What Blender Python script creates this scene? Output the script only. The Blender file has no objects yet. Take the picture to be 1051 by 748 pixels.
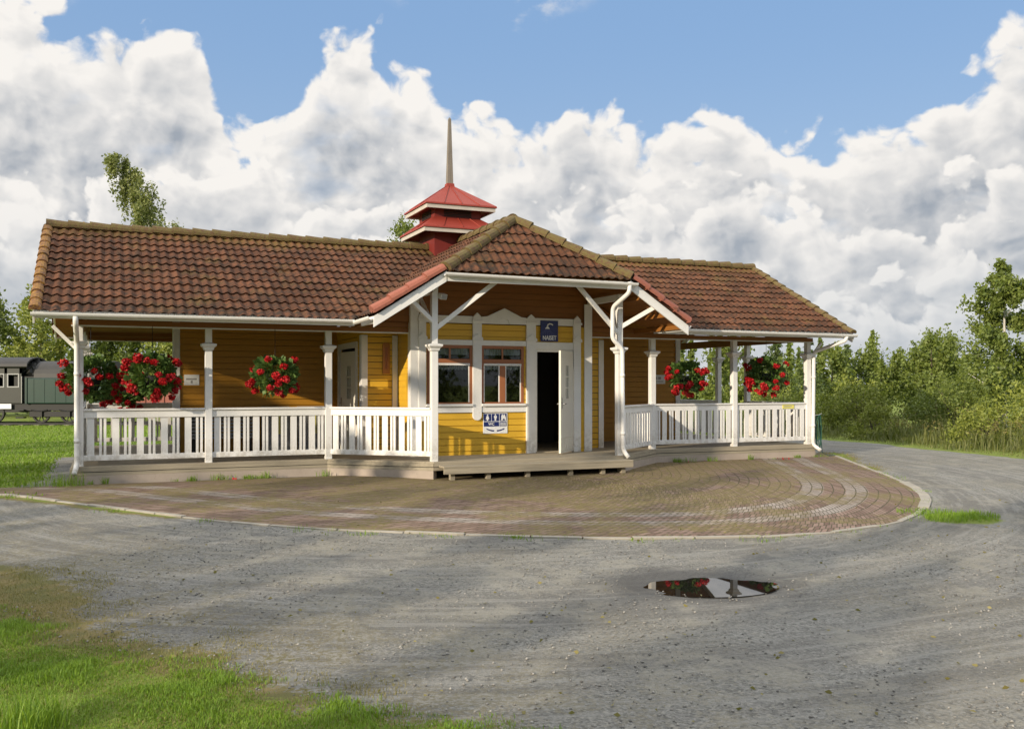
import bpy, bmesh, math, random
import numpy as np
from mathutils import Vector, Matrix, noise as mnoise
R = math.radians
rnd = random.Random(7)
rng = np.random.default_rng(7)
scene = bpy.context.scene
COL = scene.collection

# ------------------------------------------------------------------ basics
PHI = 0.406                       # the station stands 23 degrees off the view axis
OX, OY = -0.205, 19.367
CP, SP = math.cos(PHI), math.sin(PHI)
def bw(s, w, z=0.0):              # building coordinates (along, out to the front, up) -> world
    return (OX + s*CP + w*SP, OY + s*SP - w*CP, z)
SUN_AL, SUN_EL = R(25.0), R(15.0)
sx, sy = -math.cos(SUN_AL)*CP + math.sin(SUN_AL)*SP, -math.cos(SUN_AL)*SP - math.sin(SUN_AL)*CP
def zg(x, y):                     # the ground falls gently away from the station towards the drive
    w = (x-OX)*SP-(y-OY)*CP
    return -.034*np.clip(w-1.0, 0, 10.0)
SUN = Vector((sx*math.cos(SUN_EL), sy*math.cos(SUN_EL), math.sin(SUN_EL)))

# ------------------------------------------------------------------ node helpers
class X:
    """a socket that does arithmetic"""
    def __init__(s, nt, sock): s.nt, s.s = nt, sock
    def m(s, op, *a, clamp=False):
        n = s.nt.nodes.new('ShaderNodeMath'); n.operation = op; n.use_clamp = clamp
        for i, v in enumerate((s,)+a):
            if isinstance(v, X): s.nt.links.new(v.s, n.inputs[i])
            else: n.inputs[i].default_value = v
        return X(s.nt, n.outputs[0])
    def __add__(s, o): return s.m('ADD', o)
    def __radd__(s, o): return s.m('ADD', o)
    def __sub__(s, o): return s.m('SUBTRACT', o)
    def __rsub__(s, o): return (s*-1.0)+o
    def __mul__(s, o): return s.m('MULTIPLY', o)
    def __rmul__(s, o): return s.m('MULTIPLY', o)
    def __truediv__(s, o): return s.m('DIVIDE', o)
    def max(s, o): return s.m('MAXIMUM', o)
    def min(s, o): return s.m('MINIMUM', o)
    def clamp(s): return s.m('ADD', 0.0, clamp=True)
    def ss(s, a, b):
        n = s.nt.nodes.new('ShaderNodeMapRange'); n.interpolation_type = 'SMOOTHSTEP'
        s.nt.links.new(s.s, n.inputs[0]); n.inputs[1].default_value = a; n.inputs[2].default_value = b
        return X(s.nt, n.outputs[0])
class NT:
    def __init__(self, nt): self.nt = nt
    def node(self, t, **k):
        n = self.nt.nodes.new(t)
        for a, v in k.items(): setattr(n, a, v)
        return n
    def link(self, a, b): self.nt.links.new(a.s if isinstance(a, X) else a, b)
    def coord(self, which='Object'):
        return self.node('ShaderNodeTexCoord').outputs[which]
    def mapping(self, vec, scale=(1,1,1), loc=(0,0,0), rot=(0,0,0)):
        n = self.node('ShaderNodeMapping'); self.link(vec, n.inputs[0])
        n.inputs['Scale'].default_value = scale; n.inputs['Location'].default_value = loc; n.inputs['Rotation'].default_value = rot
        return n.outputs[0]
    def noise(self, vec, scale, detail=3, rough=.55, dist=0):
        n = self.node('ShaderNodeTexNoise'); self.link(vec, n.inputs['Vector'])
        n.inputs['Scale'].default_value = scale; n.inputs['Detail'].default_value = detail
        n.inputs['Roughness'].default_value = rough; n.inputs['Distortion'].default_value = dist
        return X(self.nt, n.outputs['Fac'])
    def voro(self, vec, scale, feature='F1', detail=0, out='Distance', rough=.5, smooth=.5, dims='3D'):
        n = self.node('ShaderNodeTexVoronoi'); n.voronoi_dimensions = dims; n.feature = feature
        self.link(vec, n.inputs['Vector']); n.inputs['Scale'].default_value = scale
        n.inputs['Detail'].default_value = detail; n.inputs['Roughness'].default_value = rough
        if 'Smoothness' in n.inputs: n.inputs['Smoothness'].default_value = smooth
        o = n.outputs[out]
        return X(self.nt, o) if out == 'Distance' else o
    def mix(self, f, a, b, blend='MIX'):
        n = self.node('ShaderNodeMix', data_type='RGBA', blend_type=blend)
        for v, i in ((f, 0), (a, 6), (b, 7)):
            if isinstance(v, X): self.link(v, n.inputs[i])
            elif isinstance(v, (tuple, list)): n.inputs[i].default_value = (*v[:3], 1)
            elif isinstance(v, (int, float)): n.inputs[i].default_value = v
            else: self.link(v, n.inputs[i])
        return n.outputs[2]
    def attr(self, name):
        n = self.node('ShaderNodeAttribute', attribute_name=name); return X(self.nt, n.outputs['Fac'])
    def sep(self, vec):
        n = self.node('ShaderNodeSeparateXYZ'); self.link(vec, n.inputs[0])
        return [X(self.nt, o) for o in n.outputs]
    def comb(self, *v):
        n = self.node('ShaderNodeCombineXYZ')
        for i, q in enumerate(v):
            if isinstance(q, X): self.link(q, n.inputs[i])
            else: n.inputs[i].default_value = q
        return n.outputs[0]
    def bump(self, h, strength=.3, dist=.01):
        n = self.node('ShaderNodeBump'); self.link(h, n.inputs['Height'])
        n.inputs['Strength'].default_value = strength; n.inputs['Distance'].default_value = dist
        return n.outputs[0]
MATS = {}
def material(name):
    m = bpy.data.materials.new(name); m.use_nodes = True
    nt = m.node_tree; b = nt.nodes['Principled BSDF']
    MATS[name] = m
    return m, NT(nt), b
def setc(g, b, col):
    if isinstance(col, (tuple, list)): b.inputs['Base Color'].default_value = (*col[:3], 1)
    else: g.link(col, b.inputs['Base Color'])

def painted(name, col, dirt=(.25,.22,.18), amount=.35, rough=.5, var=.12, scale=3.0, grain=(1,1,1)):
    """painted or weathered board: tone drift, dirt specks, fine grain"""
    m, g, b = material(name)
    o = g.mapping(g.coord(), scale=grain)
    n1 = g.noise(o, scale, 4, .6); n2 = g.noise(o, scale*9, 4, .7)
    dark = tuple(c*(1-var*2) for c in col); lite = tuple(min(1, c*(1+var)) for c in col)
    c = g.mix(n1, dark, lite)
    f = (n2.ss(.56, .78)) * amount
    c = g.mix(f, c, dirt)
    g.link(c, b.inputs['Base Color']); b.inputs['Roughness'].default_value = rough
    g.link(g.bump(n2, .18, .004), b.inputs['Normal'])
    return m
def plain(name, col, rough=.6, metal=0):
    m, g, b = material(name)
    n = g.noise(g.coord(), 14, 3)
    c = g.mix(n, tuple(v*.8 for v in col), tuple(min(1, v*1.15) for v in col))
    g.link(c, b.inputs['Base Color']); b.inputs['Roughness'].default_value = rough; b.inputs['Metallic'].default_value = metal
    return m

M_WHITE = painted('white_paint', (.80,.79,.77), (.40,.37,.31), .42, .5, .07)
def splash(m):
    g = NT(m.node_tree); b = m.node_tree.nodes['Principled BSDF']; src = b.inputs['Base Color'].links[0].from_socket
    z = g.sep(g.node('ShaderNodeNewGeometry').outputs['Position'])[2]
    f = ((z*-1.0+.95).ss(0, .65))*(g.noise(g.coord(), 9, 5, .7).ss(.40, .62))*.55
    g.link(g.mix(f, src, (.36,.32,.25)), b.inputs['Base Color'])
splash(M_WHITE)
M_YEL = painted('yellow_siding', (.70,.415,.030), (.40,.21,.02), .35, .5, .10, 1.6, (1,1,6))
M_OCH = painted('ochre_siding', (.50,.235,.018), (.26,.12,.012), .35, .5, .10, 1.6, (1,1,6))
M_BRN = painted('brown_boards', (.27,.105,.018), (.12,.05,.012), .4, .6, .14, 1.6, (1,1,6))
M_FRAME = painted('brown_window_paint', (.34,.125,.05), (.2,.07,.03), .3, .45, .08)
M_DECK = painted('weathered_wood', (.37,.32,.235), (.12,.11,.085), .6, .85, .28, 2.6, (.5,7,9))
M_PLINTH = painted('plinth_concrete', (.42,.35,.29), (.2,.17,.13), .5, .9, .15, 3)
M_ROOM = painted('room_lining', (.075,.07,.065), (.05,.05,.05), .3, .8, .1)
M_REDTIN = painted('red_sheet_metal', (.29,.038,.022), (.16,.035,.024), .35, .62, .10, 2.5)
M_REDDK = painted('dark_red_boards', (.20,.022,.016), (.1,.015,.01), .4, .6, .12, 3)
M_GREYW = painted('grey_bare_wood', (.23,.20,.165), (.08,.07,.055), .6, .8, .25, 5, (6,6,.6))
M_DARK = plain('near_black', (.012,.012,.012), .7)
M_STEEL = plain('steel', (.35,.35,.35), .35, .9)
M_BLUE = plain('sign_blue', (.010,.022,.13), .35)
M_SIGNW = plain('sign_white', (.78,.79,.80), .4)
M_YELSIGN = plain('pale_yellow_plate', (.75,.68,.16), .5)
M_GREYP = plain('grey_paint', (.33,.33,.33), .6)
M_CORN = painted('weathered_cornice', (.56,.51,.45), (.2,.17,.13), .5, .7, .12, 5)
M_HOSE = plain('green_hose', (.012,.085,.055), .55)
M_CURT = plain('lace_curtain', (.72,.72,.70), .9)
M_DOOR = painted('door_paint', (.74,.71,.62), (.4,.36,.28), .25, .45, .05)
M_TBOARD = painted('varnished_board', (.42,.17,.035), (.2,.08,.02), .3, .4, .12)
M_KERB = painted('kerb_stone', (.36,.33,.275), (.14,.12,.085), .8, .9, .2, 5)

def glass_mat():
    m, g, b = material('window_glass'); nt = m.node_tree
    nt.nodes.remove(b); out = nt.nodes['Material Output']
    tr = g.node('ShaderNodeBsdfTransparent'); tr.inputs[0].default_value = (.75,.78,.76,1)
    gl = g.node('ShaderNodeBsdfGlossy'); gl.inputs['Roughness'].default_value = .02
    fr = g.node('ShaderNodeFresnel'); fr.inputs[0].default_value = 1.5
    mx = g.node('ShaderNodeMixShader')
    g.link(fr.outputs[0], mx.inputs[0]); g.link(tr.outputs[0], mx.inputs[1]); g.link(gl.outputs[0], mx.inputs[2])
    g.link(mx.outputs[0], out.inputs[0]); return m
M_GLASS = glass_mat()

def tile_mat():
    m, g, b = material('roof_tile')
    uv = g.coord('UV'); u, v, _ = g.sep(uv)
    cell = g.comb((u/.33).m('FLOOR'), (v/.345).m('FLOOR'), 0.0)
    wn = g.node('ShaderNodeTexWhiteNoise'); wn.noise_dimensions = '2D'; g.link(cell, wn.inputs['Vector'])
    r = X(m.node_tree, wn.outputs['Value'])
    o = g.coord('Object')
    n1 = g.noise(o, 1.3, 5, .65); n2 = g.noise(o, 9, 5, .7); n3 = g.noise(o, 34, 3, .7)
    c = g.mix(r, (.078,.033,.018), (.150,.064,.034))
    c = g.mix((n2.ss(.44, .64))*.85, c, (.040,.027,.019))          # black lichen
    c = g.mix((n1.ss(.52, .70))*(n3.ss(.40, .60))*.7, c, (.125,.098,.030))   # moss
    sk = g.noise(g.comb(u*5.0, v*.55, 2.0), 1.0, 4, .6)
    c = g.mix((sk.ss(.54, .72))*.4, c, (.050,.036,.026))             # streaks of grime running down the slope
    low = (v*-1.0+.55).ss(0, .5)                                   # grime that gathers on the lowest course
    c = g.mix(low*(n2.ss(.35,.6))*.8, c, (.035,.026,.02))
    up = (v-3.5).ss(0, .6)
    c = g.mix(up*(n2.ss(.38,.6))*.7, c, (.15,.10,.022))
    g.link(c, b.inputs['Base Color']); b.inputs['Roughness'].default_value = .95; b.inputs['Specular IOR Level'].default_value = .2
    g.link(g.bump(n3, .6, .008), b.inputs['Normal'])
    return m
M_TILE = tile_mat()
def ridge_mat(name, base, moss, amt):
    m, g, b = material(name)
    o = g.coord('Object'); n1 = g.noise(o, 2.0, 4, .6); n2 = g.noise(o, 16, 5, .7)
    c = g.mix(n1, tuple(q*.7 for q in base), base)
    c = g.mix((n2.ss(.5-amt*.25, .72-amt*.2))*min(1, amt*1.3), c, moss)
    c = g.mix((g.noise(o, 7, 4).ss(.58,.75))*.6, c, (.05,.04,.02))
    g.link(c, b.inputs['Base Color']); b.inputs['Roughness'].default_value = .85
    g.link(g.bump(n2, .6, .012), b.inputs['Normal']); return m
M_RIDGE = ridge_mat('mossy_ridge_tile', (.13,.062,.032), (.135,.105,.030), .7)
M_VERGE = ridge_mat('lichen_verge_tile', (.15,.065,.036), (.38,.20,.022), .5)
M_RAKE = ridge_mat('red_rake_tile', (.36,.12,.08), (.22,.11,.05), .2)

# ------------------------------------------------------------------ mesh helpers
class MB:
    def __init__(s): s.v, s.f, s.uv = [], [], None
    def quad_strip(s, rings, closed=True, caps=True):
        b0 = len(s.v); n = len(rings[0])
        for r in rings: s.v += [tuple(p) for p in r]
        for i in range(len(rings)-1):
            for j in range(n if closed else n-1):
                a = b0+i*n+j; b = b0+i*n+(j+1) % n
                s.f.append((a, b, b+n, a+n))
        if caps and closed:
            s.f.append(tuple(b0+j for j in reversed(range(n)))); s.f.append(tuple(b0+(len(rings)-1)*n+j for j in range(n)))
    def box(s, x0, x1, y0, y1, z0, z1, M=None):
        p = [(x0,y0,z0),(x1,y0,z0),(x1,y1,z0),(x0,y1,z0),(x0,y0,z1),(x1,y0,z1),(x1,y1,z1),(x0,y1,z1)]
        if M: p = [tuple(M @ Vector(q)) for q in p]
        b = len(s.v); s.v += p
        s.f += [tuple(b+i for i in q) for q in ((3,2,1,0),(4,5,6,7),(0,1,5,4),(1,2,6,5),(2,3,7,6),(3,0,4,7))]
    def wbox(s, s0, s1, w0, w1, z0, z1):          # box in building coordinates (w to the front)
        s.box(min(s0,s1), max(s0,s1), -max(w0,w1), -min(w0,w1), z0, z1)
    def bar(s, a, b, wd, ht, up=(0,0,1)):         # rectangular bar between two points
        a, b = Vector(a), Vector(b); d = (b-a).normalized(); up = Vector(up)
        side = d.cross(up).normalized(); u2 = side.cross(d).normalized()
        r = lambda c: [c-side*wd/2-u2*ht/2, c+side*wd/2-u2*ht/2, c+side*wd/2+u2*ht/2, c-side*wd/2+u2*ht/2]
        s.quad_strip([r(a), r(b)])
    def tube(s, pts, rad, n=10, caps=True):
        pts = [Vector(p) for p in pts]; rad = rad if isinstance(rad, (list, tuple)) else [rad]*len(pts)
        rings = []; prev = None
        for i, p in enumerate(pts):
            d = (pts[min(i+1, len(pts)-1)]-pts[max(i-1, 0)]).normalized()
            if prev is None: a = d.orthogonal().normalized()
            else: a = (prev-d*prev.dot(d)).normalized()
            prev = a; bb = d.cross(a)
            rings.append([p+(a*math.cos(2*math.pi*j/n)+bb*math.sin(2*math.pi*j/n))*rad[i] for j in range(n)])
        s.quad_strip(rings, True, caps)
    def prism(s, outline, w0, w1):                # (s, z) outline pushed through in w
        n = len(outline); b = len(s.v)
        s.v += [(p[0], -w1, p[1]) for p in outline] + [(p[0], -w0, p[1]) for p in outline]
        s.f.append(tuple(b+i for i in range(n))); s.f.append(tuple(b+n+i for i in reversed(range(n))))
        for i in range(n):
            j = (i+1) % n; s.f.append((b+j, b+i, b+n+i, b+n+j))
    def poly(s, pts):
        b = len(s.v); s.v += [tuple(p) for p in pts]; s.f.append(tuple(range(b, b+len(pts))))
    def slab(s, pts, t):                          # polygon thickened downwards
        n = len(pts); b = len(s.v)
        s.v += [tuple(p) for p in pts] + [(p[0], p[1], p[2]-t) for p in pts]
        s.f.append(tuple(b+i for i in range(n))); s.f.append(tuple(b+n+i for i in reversed(range(n))))
        for i in range(n):
            j = (i+1) % n; s.f.append((b+i, b+n+i, b+n+j, b+j))
    def mesh(s, name, mat, smooth=False):
        me = bpy.data.meshes.new(name); me.from_pydata(s.v, [], s.f); me.materials.append(mat)
        bm = bmesh.new(); bm.from_mesh(me); bmesh.ops.recalc_face_normals(bm, faces=bm.faces); bm.to_mesh(me); bm.free()
        if smooth: me.shade_smooth()
        return me
    def build(s, name, mat, parent=None, smooth=False, bevel=0, loc=None, rotz=0):
        return link(name, s.mesh(name, mat, smooth), parent, bevel, loc, rotz)
def link(name, me, parent=None, bevel=0, loc=None, rotz=0):
    o = bpy.data.objects.new(name, me); COL.objects.link(o)
    if parent: o.parent = parent
    if loc: o.location = loc
    if rotz: o.rotation_euler.z = rotz
    if bevel:
        m = o.modifiers.new('bevel', 'BEVEL'); m.width = bevel; m.segments = 2; m.limit_method = 'ANGLE'
    return o
def tag(o, label, cat, group=None, kind=None):
    o['label'] = label; o['category'] = cat
    if group: o['group'] = group
    if kind: o['kind'] = kind
    return o
def thing(name, loc, label, cat, group=None, rotz=0):
    o = bpy.data.objects.new(name, None); COL.objects.link(o); o.location = loc; o.rotation_euler.z = rotz
    o.empty_display_size = .2
    return tag(o, label, cat, group)
def structure(o): o['kind'] = 'structure'; return o
def fastmesh(name, V, F, mat, smooth=False):
    V = np.asarray(V, np.float32); F = np.asarray(F, np.int32); k = F.shape[1]
    me = bpy.data.meshes.new(name); me.vertices.add(len(V)); me.vertices.foreach_set('co', V.ravel())
    me.loops.add(F.size); me.loops.foreach_set('vertex_index', F.ravel())
    me.polygons.add(len(F)); me.polygons.foreach_set('loop_start', np.arange(0, F.size, k, dtype=np.int32))
    me.polygons.foreach_set('loop_total', np.full(len(F), k, np.int32))
    me.update(calc_edges=True); me.validate(); me.materials.append(mat)
    if smooth: me.shade_smooth()
    return me
def text(name, body, size, mat, parent, loc, rot=(R(90),0,0), sxy=(1,1)):
    cu = bpy.data.curves.new(name, 'FONT'); cu.body = body; cu.size = size; cu.align_x = 'CENTER'; cu.align_y = 'CENTER'; cu.extrude = .0015
    cu.offset = size*.02
    tmp = bpy.data.objects.new(name, cu); COL.objects.link(tmp)
    bpy.context.view_layer.update()
    me = bpy.data.meshes.new_from_object(tmp.evaluated_get(bpy.context.evaluated_depsgraph_get()))
    COL.objects.unlink(tmp); bpy.data.objects.remove(tmp)
    me.materials.clear(); me.materials.append(mat)
    o = link(name, me, parent); o.location = loc; o.rotation_euler = rot; o.scale = (*sxy, 1)
    return o

# ------------------------------------------------------------------ station building
B = thing('station_building', (OX, OY, 0), 'yellow wooden station house with brown tiled roof, white verandas and red pagoda cupola', 'building', rotz=PHI)
S1, S2, SE = 2.0, 2.76, 7.89          # small bay, big bay, end posts
WF, WB, WM = .13, -.73, -2.93         # small bay front, big bay front, ridge line
FL = .31                              # floor level
EAVE_W, EAVE_Z, PITCH = .805, 2.895, .517
LE = 8.56
CR, CPITCH, CW = 4.96, .637, 1.94      # cross gable
HZ, HS = 3.757, 1.89
PW = .58
zw = lambda w: EAVE_Z + PITCH*(EAVE_W-w) if w > WM else EAVE_Z + PITCH*(EAVE_W-(2*WM-w))
zc = lambda s: CR-CPITCH*abs(s)
zh = lambda w: HZ+(CR-HZ)/(CW-PW)*(CW-w)

def boards(mb, rects, w, depth=.022, pitch=.128, axis='s', phase=0.0):
    """stacked horizontal boards, small open joints, on the plane w (or s when axis='w')"""
    for (a0, a1, z0, z1) in rects:
        k = math.floor((z0-phase)/pitch)
        while phase+k*pitch < z1:
            lo = max(z0, phase+k*pitch+.006); hi = min(z1, phase+(k+1)*pitch-.007)
            if hi-lo > .008:
                if axis == 's': mb.wbox(a0, a1, w-depth-.010, w, lo, hi)
                else: mb.box(w-depth/2, w+depth/2, -a1, -a0, lo, hi)
            k += 1
def gable_boards(mb, w, smax, z0, top, pitch=.128, depth=.022):
    k = 0; z = z0
    while z < top(0):
        lo, hi = z+.006, z+pitch-.007
        zz = hi
        # widest half width that still lies under the slope at the board's upper edge
        sm = min(smax, (top(0)-zz)/CPITCH)
        sl = min(smax, (top(0)-lo)/CPITCH)
        if sm > .05: mb.prism([(-sl, lo), (sl, lo), (sm, hi), (-sm, hi)], w-depth, w)
        z += pitch

# --- walls
mb = MB()
wins = [(-1.66, -.70), (-.52, .43)]
DS0, DS1 = .69, 1.56
boards(mb, [(-S1, -1.66, FL, 2.93), (-.70, -.52, FL, 2.93), (.43, .69, FL, 2.93), (1.56, S1, FL, 2.93),
            (-1.66, -.70, FL, 1.33), (-.52, .43, FL, 1.33), (-1.66, -.70, 2.51, 2.93), (-.52, .43, 2.51, 2.93), (.69, 1.56, 2.45, 2.93)], WF)
for (a0, a1, z0, z1) in [(-S1+.03, -1.66, FL, 2.93), (-.70, -.52, FL, 2.93), (.43, .69, FL, 2.93), (1.56, S1-.03, FL, 2.93), (-1.66, -.70, FL, 1.33), (-.52, .43, FL, 1.33), (-1.66, -.70, 2.51, 2.93), (-.52, .43, 2.51, 2.93), (.69, 1.56, 2.45, 2.93)]:
    mb.wbox(a0, a1, WF-.06, WF-.028, z0, z1)
wall = mb.build('front_wall', M_YEL, B)
for sg in (-1, 1):
    mb = MB(); boards(mb, [(*sorted((sg*S2, sg*(S1+.002))), FL, 2.95)], WB); mb.wbox(sg*(S2-.02), sg*(S1-.02), WB-.06, WB-.028, FL, 2.95)
    boards(mb, [(WB, WF-.03, FL, 2.95)], sg*(S1-.011), axis='w'); mb.wbox(sg*(S1-.014), sg*(S1-.05), WB-.03, WF-.04, FL, 2.95)
    mb.build('bay_wall', M_YEL, B)
# side walls of the core (left one has a doorway)
mb = MB()
boards(mb, [(-1.12, WB-.03, FL, 3.0), (-5.1, -2.62, FL, 3.0), (-2.62, -1.12, 2.5, 3.0)], -S2+.011, axis='w')
boards(mb, [(-5.1, WB-.03, FL, 3.0)], S2-.011, axis='w')
boards(mb, [(-S2+.03, S2-.03, FL, 3.0)], -5.08)
for sg in (-1, 1):
    for (b0, b1) in (((-1.12, WB-.03), (-5.05, -2.62)) if sg < 0 else ((-5.05, WB-.03),)): mb.box(min(sg*(S2-.014), sg*(S2-.05)), max(sg*(S2-.014), sg*(S2-.05)), -b1, -b0, FL, 3.0)
mb.wbox(-S2+.05, S2-.05, -5.075, -5.05, FL, 3.0)
mb.build('side_wall', M_YEL, B)
# wing walls along the ridge line
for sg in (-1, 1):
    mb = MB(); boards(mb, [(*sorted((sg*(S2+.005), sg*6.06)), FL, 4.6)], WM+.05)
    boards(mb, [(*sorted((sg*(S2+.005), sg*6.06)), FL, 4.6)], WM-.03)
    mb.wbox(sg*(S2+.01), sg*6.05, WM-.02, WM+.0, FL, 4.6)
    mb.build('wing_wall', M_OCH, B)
    mb = MB(); mb.wbox(sg*6.06, sg*6.20, WM-.08, WM+.08, FL, 4.55); mb.build('corner_board', M_WHITE, B, bevel=.006)
# gable wall above the front beam
mb = MB(); gable_boards(mb, WF-.04, 3.05, 2.955, lambda s: CR-.21)
mb.prism([(-3.0, 2.96), (3.0, 2.96), (3.0, zc(3.0)-.12), (0, CR-.2), (-3.0, zc(3.0)-.12)], WF-.10, WF-.054)
mb.build('gable_wall', M_BRN, B)
for sg in (-1,):                      # boarded gable triangle at the left wing end
    mb = MB(); z = 2.94
    for k in range(16):
        lo, hi = z+.004, z+.124; q = lambda zz: min(3.60, max(.03, (zw(WM)-.16-zz)/PITCH))
        a, b_ = q(lo), q(hi); x0, x1 = sorted((sg*(SE-.02), sg*(SE+.004)))
        n0 = len(mb.v); mb.v += [(x, -(WM+y), zz) for x in (x0, x1) for y, zz in ((-a, lo), (a, lo), (b_, hi), (-b_, hi))]
        mb.f += [tuple(n0+i for i in f) for f in ((0,1,2,3), (7,6,5,4), (0,4,5,1), (1,5,6,2), (2,6,7,3), (3,7,4,0))]; z += .128
    pts = [(-3.55, 2.95), (3.55, 2.95), (0, zw(WM)-.17)]; n0 = len(mb.v); x0, x1 = sorted((sg*(SE-.012), sg*(SE-.004)))
    mb.v += [(x, -(WM+y), zz) for x in (x0, x1) for y, zz in pts]; mb.f += [(n0, n0+1, n0+2), (n0+5, n0+4, n0+3), (n0, n0+3, n0+4, n0+1), (n0+1, n0+4, n0+5, n0+2), (n0+2, n0+5, n0+3, n0)]
    mb.build('end_gable', M_YEL, B)
# inner lining so that the rooms read dark
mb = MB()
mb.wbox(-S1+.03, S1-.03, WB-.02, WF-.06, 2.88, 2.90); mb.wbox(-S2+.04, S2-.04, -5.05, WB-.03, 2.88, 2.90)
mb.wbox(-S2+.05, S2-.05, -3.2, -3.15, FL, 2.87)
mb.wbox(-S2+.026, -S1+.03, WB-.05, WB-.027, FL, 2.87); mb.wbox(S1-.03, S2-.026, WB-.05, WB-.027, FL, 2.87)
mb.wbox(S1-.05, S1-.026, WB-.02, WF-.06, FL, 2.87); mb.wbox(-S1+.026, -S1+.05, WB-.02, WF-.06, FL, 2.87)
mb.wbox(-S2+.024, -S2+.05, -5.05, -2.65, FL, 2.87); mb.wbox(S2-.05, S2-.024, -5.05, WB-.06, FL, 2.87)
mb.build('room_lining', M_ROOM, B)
# beams along the veranda fronts and ends
for sg in (-1, 1):
    for w in (-.005, 2*WM+.005):
        mb = MB(); boards(mb, [(*sorted((sg*S1*1.004, sg*8.02)), 2.745, 2.955)], w+.05, depth=.10, pitch=.105)
        mb.build('veranda_beam', M_BRN, B)
        mb = MB(); mb.wbox(sg*S1*1.004, sg*8.02, w-.055, w+.056, 2.722, 2.743); mb.build('beam_trim', M_WHITE, B)
    mb = MB(); mb.wbox(sg*(SE-.05), sg*(SE+.05), -5.80, -.062, 2.745, 2.93); mb.build('end_beam', M_BRN, B)
# corner boards, frieze, pilasters
def board(name, s0, s1, w0, w1, z0, z1, mat=M_WHITE, bev=.006):
    m = MB(); m.wbox(s0, s1, w0, w1, z0, z1); return m.build(name, mat, B, bevel=bev)
for sg in (-1, 1):
    a, b = sorted((sg*S1*1.004, sg*1.825)); board('corner_board', a, b, WF+.002, WF+.03, FL, 3.42 if sg > 0 else 3.40)
    a, b = sorted((sg*(S1+.012), sg*(S1-.012))); board('corner_board', a, b, WF-.13, WF-.001, FL, 3.3)
    a, b = sorted((sg*(S2+.004), sg*(S2-.125))); board('corner_board', a, b, WB+.002, WB+.028, FL, 2.72)
    a, b = sorted((sg*(S2+.014), sg*(S2-.012))); board('corner_board', a, b, WB-.12, WB-.001, FL, 2.72)
    a, b = sorted((sg*(S1+.01), sg*(S1+.12))); board('corner_board', a, b, WB+.002, WB+.028, FL, 2.72)
def pilaster(c, z0, roundend=False, half=.095):
    m = MB()
    o = [(c-half, z0), (c+half, z0), (c+half, 3.08), (c, 3.17), (c-half, 3.08)]
    if roundend:
        o = [(c-half, 3.08), (c-half, z0+.09)] + [(c-half*math.cos(t), z0+.09-.09*math.sin(t)) for t in np.linspace(.3, math.pi-.3, 7)] + [(c+half, z0+.09), (c+half, 3.08), (c, 3.17)]
    m.prism(o, WF+.002, WF+.052)
    for zz in (2.66, 3.02):                        # two small moulded blocks
        m.prism([(c-half-.02, zz-.05), (c+half+.02, zz-.05), (c+half+.02, zz+.0), (c, zz+.09), (c-half-.02, zz+.0)] if zz < 3 else
                [(c-half-.02, zz-.05), (c+half+.02, zz-.05), (c+half+.02, zz), (c-half-.02, zz)], WF+.054, WF+.074)
    return m.build('pilaster', M_WHITE, B, bevel=.005)
pilaster(-1.765, 1.0, True, .075); pilaster(-.61, 1.0, True); pilaster(.58, FL, False, .105); pilaster(1.645, FL, False, .085)
for a, b in ((-1.69, -.705), (.685, 1.56)): board('frieze', a, b, WF+.003, WF+.032, 2.95, 3.095)
board('frieze', -.515, .475, WF+.003, WF+.030, 2.95, 3.06)
for a, b in ((-1.69, -.705), (-.515, .475)): board('frieze', a, b, WF+.003, WF+.034, 2.51, 2.615)
board('door_head', .685, 1.56, WF+.003, WF+.034, 2.45, 2.60)
for a, b in ((-1.69, -.705), (-.515, .475)):
    board('sill_board', a, b, WF+.003, WF+.034, 1.16, 1.285)
    board('window_sill', a, b, WF+.003, WF+.085, 1.287, 1.335)
arc = [(.11*math.cos(t)-.02, 2.952+.10*math.sin(t)) for t in np.linspace(math.pi, 0, 9)]
m = MB(); m.prism([(-.515, 2.952)] + arc + [(.475, 2.952), (.475, 3.09), (.36, 3.10), (-.02, 3.275), (-.40, 3.10), (-.515, 3.09)], WF+.032, WF+.058)
m.build('pediment', M_WHITE, B, bevel=.005)
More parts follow.
